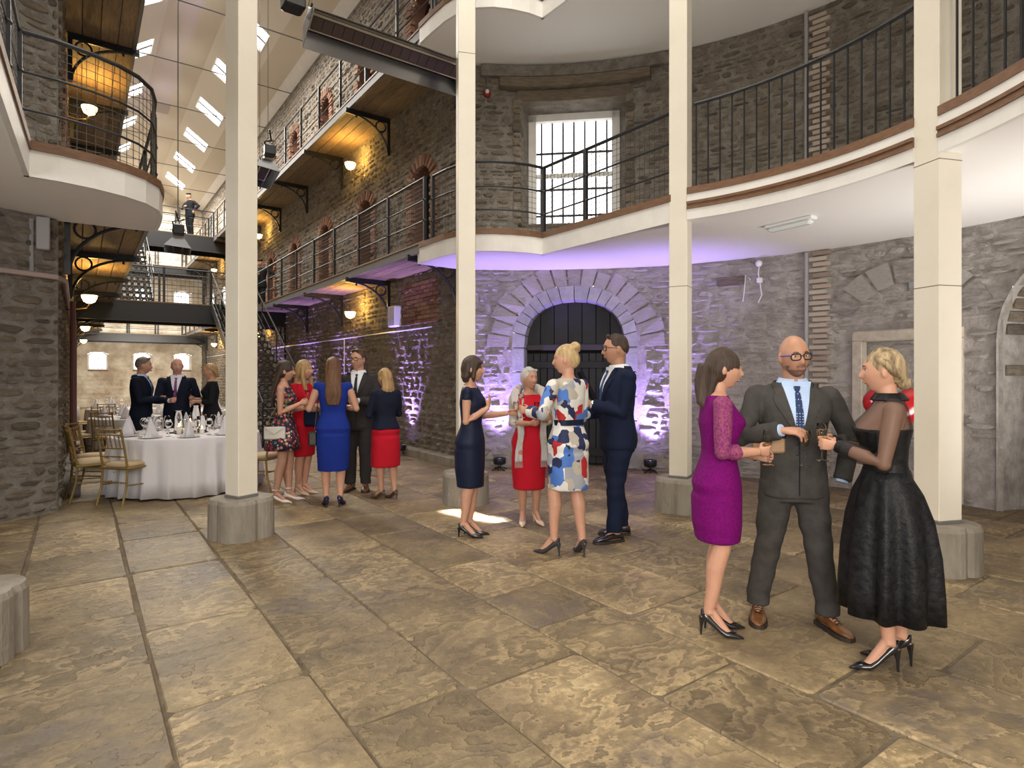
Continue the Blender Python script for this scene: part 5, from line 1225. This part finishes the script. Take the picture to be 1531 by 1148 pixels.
        if style in ('bun', 'updo'):
            E((0, -.010, .029), (.081, .0975, .102)); E((0, -.055, .0), (.068, .060, .075))
            if style == 'bun': E((0, -.075, .105), (.046, .044, .042)); g.tube([M@(Vector((.05*math.cos(t), -.075+.03*math.sin(t), .095+.02*math.sin(t*2)))*k) for t in np.linspace(0, 6.2, 14)], .014*k, 8)
            else: E((0, -.098, -.062), (.046, .034, .036)); g.tube([M@(Vector((-.06, .035, .075))*k), M@(Vector((-.083, -.005, .045))*k), M@(Vector((-.075, -.06, -.01))*k), M@(Vector((-.02, -.10, -.05))*k)], [x*k for x in (.014, .018, .022, .02)], 8); g.tube([M@(Vector((.06, .035, .075))*k), M@(Vector((.083, -.005, .045))*k), M@(Vector((.075, -.06, -.01))*k), M@(Vector((.02, -.10, -.05))*k)], [x*k for x in (.014, .018, .022, .02)], 8)
        if style == 'pixie':
            E((0, -.014, .030), (.084, .097, .100)); E((0, -.045, .0), (.076, .066, .085))
            g.tube([M@(Vector((-.055, .055, .085))*k), M@(Vector((0, .072, .088))*k), M@(Vector((.055, .055, .085))*k)], .016*k, 8)
        if style == 'short':
            E((0, -.012, .040), (.0805, .092, .088)); E((0, -.036, .018), (.0775, .074, .074))
            g.tube([M@(Vector((-.045, .052, .098))*k), M@(Vector((0, .066, .104))*k), M@(Vector((.045, .052, .098))*k)], .016*k, 8)
        if style == 'thin': E((0, -.026, .020), (.0785, .080, .075))
        me = remesh(g, vox, 3, 'hair'); wrinkle(me, .0016 if style != 'thin' else .0005, f=(60, 60, 6), seed=3); put('hair', me, m, s.t)
    def glasses(s, m, m2=None):
        k, M = s.hk, s.hM; t = MB(); P = lambda x, y, z: M@(Vector((x, y, z))*k)
        for sx in (-1, 1):
            pts = [P(sx*.032+.0245*math.copysign(abs(math.cos(q))**.6, math.cos(q)), .102-.012*abs(sx*.032+.0245*math.cos(q))/.056, .002+.0175*math.copysign(abs(math.sin(q))**.6, math.sin(q))) for q in np.linspace(0, 2*PI, 21)]
            t.tube(pts, .0035*k, 6, cap=False)
        t.tube([P(-.0085, .103, .006), P(0, .106, .008), P(.0085, .103, .006)], .0025*k, 6); gl = put('glasses', t, m, s.t)
        for sx in (-1, 1): put('temple', MB().tube([P(sx*.056, .093, .010), P(sx*.074, .05, .010), P(sx*.081, .0, .006)], .0028*k, 6), m2 or m, gl)
    def scalp_patch(s, name, pred, off, m):   # thin patch over the head surface (beard)
        k, M = s.hk, s.hM; mb = MB(); N = 60; g = {}
        for i in range(N+1):
            for j in range(N+1):
                x = -.066+.132*i/N; z = -.114+.10*j/N
                if pred(x, z) and (x/(.076*(1-.30*max(0, -z/.118)**1.6)))**2+(abs(z)/.118)**2.4 < .97: g[i, j] = len(mb.v); mb.v.append(M@(Vector((x, face_y(x, z)+off, z))*k))
        for (i, j) in list(g):
            if all(q in g for q in ((i+1, j), (i+1, j+1), (i, j+1))): mb.f.append((g[i, j], g[i+1, j], g[i+1, j+1], g[i, j+1])); mb.t.append(0)
        if mb.f: put(name, mb, m, s.t, smooth=True)
    def world(s, p): return s.Mw@Vector(p)
    def hold_flute(s, sd, label, up=.0, wine=True, shift=(0, 0, 0)):
        gp = s.arms[sd][4]; p = s.world(Vector(gp)+Vector(shift)); t = thing('champagne_flute', label, 'glass', (p.x, p.y, p.z-.105+up), group='flutes held by guests')
        put('bowl', FL_, None, t)
        if wine: put('wine', WN_, None, t)
        return t
def blk(nm, lab, cat, fig, p, d, m, rz=0, b=.012, extra=None):
    q = fig.world(p); t = thing(nm, lab, cat, q, R_(rz)+math.atan2(fig.Mw[1][0], fig.Mw[0][0])); put('bag_body', MB().bbox((0, 0, 0), d, b), m, t)
    if extra: extra(t)
    return t
NR, MD, FR = .0062, .0075, .0095
def PEN(hem, w=.088): return [(hem, w, .074, -.004), (hem+.02, w+.001, .075, -.004), (max(.36, hem+.03), max(w+.008, .099), .082, -.006), (.462, .106, .084, -.007)]
def necklace(F_, m, r=.055, drop=.07, beads=0):
    H = F_.H; pts = []
    for t in np.linspace(0, 2*PI, 33):
        c, s_ = math.cos(t), math.sin(t); x = r*c; z = F_.Z(.845)-drop*max(0, s_)**1.5+.0
        h = F_.bvhb.ray_cast(Vector((x*(1 if s_ < 0 else 1), .8 if s_ > 0 else -.8, z)), Vector((0, -1 if s_ > 0 else 1, 0))); y = h[0].y if h[0] else s_*r
        pts.append((x, y+(.004 if s_ > 0 else -.004), z))
    put('necklace', MB().tube(pts, .0035 if not beads else .006, 6), m, F_.t)
def bodybvh(F_):
    me = [c for c in F_.t.children if c.name.startswith('body')][0].data; F_.bvhb = BVHTree.FromPolygons([v.co.copy() for v in me.vertices], [tuple(q.vertices) for q in me.polygons])
def suit(F_, m, shirt, tie, head=None, seed=1, **k):
    F_.upper('jacket', m, .447, .842, .016, 1.0, .0125, vox=k.pop('vox', .0095), amp=.0032, flare=.014, seed=seed, smooth=4, extra=lambda g: [g.ell(Vector((sg*.105*F_.H*F_.wide**.5, -.008*F_.H, F_.Z(.800))), (.036*F_.H*F_.wide**.5, .034*F_.H, .024*F_.H), 14, 8) for sg in (-1, 1)])
    F_.vest(shirt, tie, m, **k); F_.cuffs(shirt, m); F_.trousers(m)
# ================= right-hand group
P1 = Fig('woman in a magenta lace dress and black stilettos, dark hair worn long, in profile', 3.10, 2.16, -42, 1.60, 'f', NR, SK1, lift=.088, wide=1.04)
P1.brow = H_DB; P1.smile = True
P1.build([(-.07, .03, 4), (.045, -.015, -12)], {'R': dict(w=(.115, .20, 1.105), n=(-1, .1, .15), hint=(.35, -.7, -.5)), 'L': dict(w=(-.05, .235, 1.055), f=(.25, .95, 0), n=(1, -.2, .1))}, head=(-10, -2, 0))
P1.upper('dress', PURP, .475, .838, .009, .02, vox=.009, skirt=PEN(.30, .097), amp=.0012)
sl = P1.upper('sleeves', LACE, .78, .81, -.02, .72, .009, vox=.008, amp=.0015)
P1.hair('sleek', H_DB); P1.pumps(LEA)
# ---------------- bald man
P2 = Fig('bald man in a grey checked suit with blue-armed glasses and a dotted tie', 3.60, 1.97, 222, 1.765, 'm', NR, SK2, lift=.012, wide=1.0, depth=1.08)
P2.brow = H_DB
P2.build([(-.20, .06, 22), (.20, -.03, -10)], {'R': dict(w=(.13, .27, 1.225), f=(-.93, .35, .0), n=(0, -.45, -.9), hint=(.75, -.35, -.55), curl='pinch'), 'L': dict(w=(-.27, .02, .90), hint=(-.9, -.35, 0), hide=True)}, head=(12, -3, 4))
suit(P2, GREYS, SHIRTB, TIEB, seed=5); P2.oxfords(LEAB)
P2.scalp_patch('beard', lambda x, z: (z < -.074+.25*max(0, abs(x)-.02)) or (abs(x) > .052 and z < -.045), .0012, mat('short beard stubble', (.16, .09, .065), .8))
P2.scalp_patch('moustache', lambda x, z: abs(x) < .028 and -.059 < z < -.047, .002, MATS['short beard stubble'])
P2.glasses(mat('dark glasses frame', (.015, .015, .02), .2), mat('blue glasses arm', (.02, .06, .45), .25))
# ---------------- woman in black
P3 = Fig('woman in a black brocade full-skirted dress with sheer sleeves and patent stilettos', 3.46, 1.385, 120, 1.57, 'f', NR, SK1, lift=.10, wide=1.12)
P3.brow = H_BR; P3.smile = True
P3.build([(-.06, .04, 14), (.085, -.035, -14)], {'L': dict(w=(-.085, .235, 1.17), f=(.35, .93, .05), n=(.9, -.35, -.1), hint=(-.45, -.6, -.7), curl='pinch'), 'R': dict(w=(.09, .24, 1.18), f=(-.5, .85, .0), n=(-.8, -.5, 0), hint=(.45, -.6, -.7))}, head=(-6, 1, 0))
P3.upper('bodice', BLK, .57, .745, .010, 0, vox=.009, amp=.002)
P3.upper('sheer_blouse', SHEER, .735, .848, .012, .95, .014, vox=.009, amp=.003)
P3.skirt(BLK, [(.13, .152, .145, -.01, .13), (.22, .150, .143, -.01, .125), (.34, .146, .138, -.01, .10), (.45, .137, .124, -.008, .07), (.53, .122, .102, -.004, .04), (.58, .098, .076, .0, .02), (.605, .093, .069, .0, 0)], pleats=9)
m = MB(); r0 = .036*P3.H
for j in range(15):
    pass
rr = []
for t in np.linspace(PI/2+.25, 2*PI+PI/2-.25, 20): c, s_ = math.cos(t), math.sin(t); rr.append([Vector((r0*1.05*c, -.008*P3.H+r0*1.05*s_, P3.Z(.862))), Vector((r0*1.15*c, -.008*P3.H+r0*1.15*s_, P3.Z(.862))), Vector((r0*1.7*c, -.01*P3.H+r0*1.6*s_, P3.Z(.840))), Vector((r0*1.6*c, -.01*P3.H+r0*1.5*s_, P3.Z(.836)))])
put('collar', m.loft(rr), BLK, P3.t)
for sd in 'LR': S, E, W, u, gp = P3.arms[sd]; d = (W-E).normalized(); put('cuff', MB().tube([W-d*.075, W-d*.0], [u[4]*P3.H+.016, u[4]*P3.H+.012], 16), BLK, P3.t)
P3.hair('updo', H_BD); P3.pumps(LEA)
# ================= middle group
P4 = Fig('dark-haired woman in a navy sheath dress, hand on her chest, in profile', 3.05, 4.86, -42, 1.64, 'f', MD, SK1, lift=.07)
P4.brow = H_DB; P4.smile = True
P4.build([(-.05, .02, 0), (.055, -.02, -6)], {'R': dict(w=(.075, .175, 1.235), f=(-.45, .15, .9), n=(-.3, -.95, 0), hint=(.3, -.8, -.6), curl='flat'), 'L': dict(w=(-.16, .33, 1.17), f=(-.1, .98, .15), n=(.9, 0, -.2), hint=(-.4, -.5, -.8), curl='pinch')}, head=(0, 0, 0))
P4.upper('dress', NAVYD, .475, .830, .010, .14, vox=.010, skirt=PEN(.25, .088), amp=.0018); P4.hair('bob', H_DB); P4.pumps(LEA); bodybvh(P4); necklace(P4, SILVER, drop=.06)
P5 = Fig('older woman with cropped silver hair, red dress and pale patterned shawl', 3.80, 4.92, 246, 1.56, 'f', MD, SK2, lift=.05, wide=1.08)
P5.brow = H_GY; P5.smile = True
P5.build([(-.085, .03, 12), (.075, .02, -14)], {'R': dict(w=(.05, .24, 1.06), f=(-.6, .8, .1), n=(-.6, -.7, 0)), 'L': dict(w=(-.06, .235, 1.13), f=(.35, .9, .2), n=(.9, -.3, 0), curl='pinch')}, head=(22, 2, 0))
P5.upper('dress', REDD, .475, .828, .012, .10, vox=.010, skirt=PEN(.20, .100), amp=.0018); P5.hair('pixie', H_GR); P5.pumps(NUDE)
sh = MB()
for sg in (-1, 1):
    pth = [(sg*.02, -.09, 1.40), (sg*.09, -.075, 1.395), (sg*.15, -.01, 1.34), (sg*.155, .075, 1.24), (sg*.12, .125, 1.12), (sg*.115, .135, .95), (sg*.13, .12, .78), (sg*.135, .115, .66)]
    rows = []
    for (x, y, z), w_ in zip(pth, (.07, .08, .10, .085, .06, .06, .065, .07)):
        rows.append([Vector((x+sg*w_*.55*math.cos(t), y+.022*math.sin(t)+.01*math.sin(3*t), z+ (w_*.8*math.sin(t) if z > 1.3 else 0))) for t in [2*PI*j/16 for j in range(16)]])
    sh.loft(rows)
for sg in (-1, 1): S, E, W, u, gp = P5.arms['R' if sg > 0 else 'L']; sh.tube([S+Vector((-sg*.03, -.01, .01)), S, S.lerp(E, .5), E, E.lerp(W, .25)], [.058, .062, .058, .054, .044], 14)
me = remesh(sh, .011, 4, 'shawl'); wrinkle(me, .005, f=(20, 20, 6), seed=4); put('shawl', me, SHAWL, P5.t)
for sg in (-1, 1):
    for j in range(7): put('tassel', MB().tube([(sg*.10+sg*.012*j, .115, .67), (sg*.10+sg*.012*j, .118, .60)], .003, 5), SHAWL, P5.t)
P6 = Fig('woman with a blonde bun, seen from behind, in a geometric print dress with navy sash', 3.40, 3.86, 90, 1.70, 'f', MD, SK1, lift=.088)
P6.brow = H_BL
P6.build([(-.12, .10, 22), (.10, -.05, -22)], {'L': dict(w=(-.27, .19, 1.24), f=(-.45, .85, .1), n=(.95, .2, 0), curl='pinch'), 'R': dict(w=(.06, .25, 1.16), f=(-.5, .85, .1), n=(-.8, -.5, 0))}, head=(42, 0, 0))
P6.upper('dress', PRINT, .475, .840, .013, .97, .013, vox=.010, skirt=[(.288, .106, .090, -.006), (.34, .108, .090, -.006), (.465, .108, .086, -.008)], amp=.004)
put('sash', front_strip(P6.bvh, [(-.14, .14, P6.Z(f)) for f in (.607, .62, .635)], .006, .012, 20, back=True), NAVYD, P6.t); P6.hair('bun', H_LB); P6.pumps(GRSH)
P7 = Fig('tall dark-haired man in a navy suit and glasses, in profile, blue tie', 4.12, 3.97, 158, 1.90, 'm', MD, SK2, lift=.012, wide=1.02)
P7.brow = H_DB
P7.build([(-.10, .10, 8), (.12, -.06, -10)], {'L': dict(w=(-.07, .285, 1.275), f=(.15, .97, .1), n=(.95, -.1, 0), hint=(-.3, -.7, -.7), curl='grip'), 'R': dict(w=(.09, .27, 1.17), f=(-.35, .9, 0), n=(-.8, -.4, 0))}, head=(-8, 1, 0))
suit(P7, NAVY2, SHIRT, TIEN, seed=8); P7.oxfords(LEA); P7.hair('short', H_DB); P7.glasses(MATS['dark glasses frame'])
# ================= left group
Q1 = Fig('long-haired brunette in a short floral dress and white wedge sandals', 2.02, 7.50, -24, 1.65, 'f', MD, SK1, lift=.05, legsk=SKL)
Q1.brow = H_DB; Q1.smile = True
Q1.build([(-.06, .09, 12), (.06, -.04, -14)], {'R': dict(w=(.10, .20, 1.20), f=(-.05, .95, .3), n=(-1, 0, 0), hint=(.2, -.7, -.8)), 'L': dict(w=(-.10, .22, 1.13), n=(1, 0, 0))}, head=(0, 0, 0))
Q1.upper('dress', FLOR, .50, .822, .010, 0, vox=.010, amp=.001)
Q1.skirt(FLOR, [(.36, .152, .125, -.01, .05), (.43, .140, .115, -.01, .045), (.50, .122, .095, -.006, .03), (.57, .095, .072, 0, .01), (.60, .084, .062, 0, 0)], pleats=7); Q1.hair('long', H_DB); Q1.pumps(WHITES, stil=False)
for sh_ in [c for c in Q1.t.children if c.name.startswith('shoe')]:
    pass
for (hip, kn, ank, fwd) in Q1.legs:
    put('ankle_strap', MB().tube([ank+Vector((.036*math.cos(t), .036*math.sin(t), .03)) for t in np.linspace(0, 2*PI, 14)], .007, 6), WHITES, Q1.t)
    c = ank+fwd*.03; put('wedge_sole', MB().loft([[Vector((c.x, c.y, 0))+fwd*a+Vector((fwd.y, -fwd.x, 0))*b+Vector((0, 0, z)) for a, b, z in q] for q in ([(-.10, -.028, 0), (.15, -.03, 0), (.15, -.03, .012), (-.10, -.028, .055)], [(-.10, .028, 0), (.15, .03, 0), (.15, .03, .012), (-.10, .028, .055)])]), CORK, Q1.t)
Q2 = Fig('blonde woman in a red half-sleeved dress, long wavy hair over her shoulders', 2.36, 7.86, -52, 1.67, 'f', MD, SK1, lift=.05, wide=1.06)
Q2.brow = H_BL; Q2.smile = True
Q2.build([(-.05, .03, 6), (.06, 0, -10)], {'R': dict(w=(.10, .22, 1.14), n=(-1, 0, 0)), 'L': dict(w=(-.08, .24, 1.17), f=(.2, .95, 0), n=(.9, 0, 0))}, head=(8, 0, 0))
Q2.upper('dress', REDD, .475, .830, .011, .45, vox=.010, skirt=PEN(.27, .096), amp=.0015); Q2.hair('longfront', H_BL); Q2.pumps(NUDE)
Q3 = Fig('woman in a royal blue sleeveless dress seen from behind, long auburn-brown hair', 2.43, 6.93, 70, 1.66, 'f', MD, SK1, lift=.075, wide=1.10)
Q3.build([(-.085, .0, 8), (.09, -.01, -14)], {'R': dict(w=(.13, .21, 1.16), hint=(.6, -.6, -.6), n=(-1, 0, 0)), 'L': dict(w=(-.14, .21, 1.14), hint=(-.6, -.6, -.6), n=(1, 0, 0))}, head=(0, 0, 0))
Q3.upper('dress', BLUED, .475, .832, .011, .08, vox=.010, skirt=PEN(.21, .096), amp=.0018); Q3.hair('long', H_AU); Q3.pumps(LEAN)
Q4 = Fig('tall man with glasses in a charcoal suit and dark tie, hands clasped round a flute', 3.03, 7.66, 234, 1.86, 'm', MD, SK1, lift=.012)
Q4.brow = H_BR
Q4.build([(-.10, .02, 12), (.12, .02, -14)], {'R': dict(w=(.075, .265, 1.24), f=(-.6, .8, 0), n=(-.7, -.6, 0), hint=(.8, -.4, -.5)), 'L': dict(w=(-.06, .27, 1.21), f=(.6, .8, .0), n=(.7, -.6, 0), hint=(-.8, -.4, -.5))}, head=(-18, 0, 0))
suit(Q4, CHARC, SHIRT, TIEG, seed=9); Q4.oxfords(LEAB); Q4.hair('short', H_BR); Q4.glasses(MATS['dark glasses frame'])
Q5 = Fig('blonde woman in a navy jacket and red skirt, back turned, strappy print heels', 3.09, 6.93, 98, 1.55, 'f', MD, SK1, lift=.06, wide=1.06)
Q5.brow = H_BL
Q5.build([(-.06, .06, 18), (.08, -.03, 4)], {'R': dict(w=(.10, .22, 1.06), n=(-1, 0, 0)), 'L': dict(w=(-.10, .22, 1.10), n=(1, 0, 0), hint=(-.5, -.7, -.5))}, head=(10, 0, 0))
Q5.upper('skirt', REDD, .475, .60, .010, 0, vox=.011, skirt=[(.226, .116, .088, -.006), (.36, .116, .088, -.006), (.46, .109, .086, -.008)], amp=.0025)
Q5.upper('jacket', NAVY, .525, .842, .018, .97, .013, vox=.010, amp=.003, flare=.01); Q5.hair('shoulder', H_BL); Q5.pumps(SNAKE)
# ================= behind the table
R1 = Fig('grey-haired man in a navy suit at the back left of the near table, in profile', .80, 11.1, -22, 1.80, 'm', FR, SK1, lift=.012); R1.brow = H_GY
R1.build([(-.1, 0, 5), (.1, 0, -5)], {'R': dict(w=(.07, .27, 1.17), f=(-.3, .9, .1), n=(-1, 0, 0)), 'L': dict(w=(-.1, .27, 1.12), n=(1, 0, 0))}, head=(8, -2, 0))
suit(R1, NAVY, SHIRTB, TIEN, seed=10, vox=.013, pocket=False); R1.oxfords(LEA); R1.hair('short', H_GY)
R2 = Fig('balding man in a dark suit and purple tie standing behind the near table', 1.29, 11.0, 254, 1.79, 'm', FR, SK3, lift=.012, wide=1.0, depth=1.12); R2.brow = H_GY
R2.build([(-.1, 0, 5), (.1, 0, -5)], {'R': dict(w=(.06, .28, 1.14), f=(-.5, .8, .1), n=(-.7, -.6, 0), hint=(.8, -.3, -.5)), 'L': dict(w=(-.24, .08, .92), f=(0, .2, -1), n=(1, 0, 0), curl='relax')}, head=(14, 0, 0))
suit(R2, NAVY, SHIRT, TIEP, seed=11, vox=.013, pocket=False); R2.oxfords(LEA); R2.hair('thin', H_BR)
R3 = Fig('blonde woman in a black top with buttoned sleeve behind the near table', 1.74, 10.68, 172, 1.66, 'f', FR, SK1, lift=.05, wide=1.06); R3.brow = H_BL
R3.build([(-.06, 0, 5), (.06, 0, -5)], {'L': dict(w=(-.10, .22, 1.12), f=(.2, .9, -.2), n=(1, 0, 0)), 'R': dict(w=(.08, .25, 1.16), n=(-1, 0, 0))}, head=(0, 0, 0))
R3.upper('top', BLKC, .475, .838, .012, .80, .011, vox=.013, skirt=PEN(.30), amp=.002); R3.hair('updo', H_BL); R3.pumps(LEA)
# ================= mannequins
for (x, y, z, hd, H, lb, far) in ((3.52, 26.35, 6.98, 215, 1.66, 'guard mannequin in a black uniform and cap standing on the upper iron bridge', 1), (4.72, 20.2, 3.62, 230, 1.60, 'dark-uniformed mannequin with a cap on the right lower gallery behind the railing', 0)):
    G = Fig(lb, x, y, hd, H, 'm', .014, SK1, lift=.012, cat='mannequin', name='mannequin'); G.brow = H_DB
    G.build([(-.08, 0, 5), (.08, 0, -5)], {'R': dict(w=(.03, .22, 1.12), f=(-.8, .4, 0), n=(0, -1, 0), hint=(.9, -.3, -.3)), 'L': dict(w=(-.32, .10, .98), f=(-.1, .2, -1), n=(1, 0, 0), curl='relax', hint=(-.9, -.4, 0))}, head=(0, -8, 0))
    G.upper('tunic', BLKC, .44, .846, .018, .97, .013, vox=.016, amp=.002, flare=.02); G.trousers(BLKC)
    M = G.hM; k = G.k
    cp = MB(); cp.loft([[M@(Vector((r*math.cos(t), -.005+r*1.15*math.sin(t), z_))*k) for t in [2*PI*j/20 for j in range(20)]] for r, z_ in ((.080, .055), (.082, .085), (.092, .10), (.085, .115), (.04, .12))]); put('cap', cp, BLKC, G.t)
    cp = MB(); cp.loft([[M@(Vector((.06*math.cos(t), .03+.09*math.sin(t), z_))*k) for t in np.linspace(.2, PI-.2, 10)] for z_ in (.052, .060)], close=False); put('cap_peak', cp, LEA, G.t)
    put('moustache', MB().tube([M@(Vector((-.025, .100, -.055))*k), M@(Vector((0, .108, -.050))*k), M@(Vector((.025, .100, -.055))*k)], .005*k, 6), H_DB, G.t)
    G.oxfords(LEA); G.t.location.z = z
# ================= glasses and bags
P1.hold_flute('R', 'champagne flute in the hands of the woman in magenta', up=.01)
P2.hold_flute('R', "flute hanging from the bald man's fingertips", shift=(-.02, .01, -.04), up=-.03)
P3.hold_flute('L', 'champagne flute held by the woman in black brocade', up=.005)
P4.hold_flute('L', 'flute held out by the woman in the navy sheath dress'); P5.hold_flute('L', 'champagne flute held by the silver-haired woman in the shawl', up=.02)
P6.hold_flute('L', 'flute in the outstretched hand of the woman in the print dress', up=.02); P7.hold_flute('L', 'champagne flute held up by the man in the navy suit', up=.05)
Q1.hold_flute('R', 'champagne flute held by the brunette in the floral dress', up=.03); Q4.hold_flute('R', 'champagne flute in the clasped hands of the man in charcoal', up=.03)
Q5.hold_flute('L', 'flute held low by the woman in the navy jacket', up=.03); R1.hold_flute('R', 'glass held by the grey-haired man behind the table', up=.03); R2.hold_flute('R', 'glass held by the balding man behind the table', up=.04); R3.hold_flute('R', 'glass held by the blonde woman in black behind the table', up=.04)
TAN = mat('tan leather', (.36, .22, .13), .5)
b_ = blk('clutch_bag', 'black and tan clutch bag tucked under the magenta-dressed woman\'s hands', 'bag', P1, (-.06, .31, 1.14), (.03, .19, .13), TAN, extra=lambda t: [put('black_flap', MB().bbox((0, 0, .045), (.036, .195, .045), .006), LEA, t), put('strap_loop', MB().tube([(0, -.09, -.05), (.0, -.12, -.09), (0, -.08, -.11), (0, -.04, -.07)], .006, 6), LEA, t)])
b_ = blk('clutch_bag', 'white envelope clutch hanging beside the floral dress', 'bag', Q1, (.21, -.07, .86), (.035, .24, .15), mat('white bag leather', (.62, .58, .52), .5), extra=lambda t: [put('envelope_flap', MB().loft([[Vector((.022, -.11, .07)), Vector((.022, .11, .07)), Vector((.022, 0, -.01))], [Vector((.028, -.11, .07)), Vector((.028, .11, .07)), Vector((.028, 0, -.01))]]), mat('white bag leather'), t), put('strap', MB().tube([(0, -.1, .07), (-.03, -.02, .25), (-.06, .05, .36)], .004, 5), GOLD, t)])
b_ = blk('handbag', 'navy rounded handbag held in front of the red half-sleeved dress', 'bag', Q2, (.14, .22, 1.0), (.06, .22, .22), NAVYD, b=.03, extra=lambda t: [put('bag_handle', MB().tube([(0, -.06, .1), (0, -.03, .18), (0, .03, .18), (0, .06, .1)], .007, 6), NAVYD, t)])
b_ = blk('handbag', 'small black shoulder bag on a long strap beside the royal blue dress', 'bag', Q3, (-.23, .0, .80), (.10, .09, .17), LEA, b=.02, extra=lambda t: [put('shoulder_strap', MB().tube([(.02, 0, .08), (.06, .02, .45), (.09, .0, .62)], .0045, 6), LEA, t)])
t = thing('wristwatch', 'silver-cased watch on the wrist of the man in the navy suit', 'watch', P7.world(P7.arms['L'][2])); S, E, W, u, gp = P7.arms['L']; d = (P7.Mw.to_3x3()@(W-E)).normalized()
put('watch_strap', MB().tube([-d*.008, d*.008], [.036, .036], 14), SILVER, t); put('watch_face', MB().ell((-.02, -.03, .005), (.014, .014, .014), 10, 6), SILVER, t)
# purple light from the uplighters
for k, (x, y) in enumerate(UPL):
    if k < 5: aim = (XRr+.02, y, 3.1)
    else: a = math.atan2(y-CY, x-CX); aim = (CX+6.05*math.cos(a), CY+6.05*math.sin(a), 3.6)
    lamp('uplight_beam', 'SPOT', (x, y, .24), 520 if k < 5 else 310, (.42, .29, 1.0), aim=aim, spot=R_(62 if k < 5 else 80), blend=1, rad=.05)
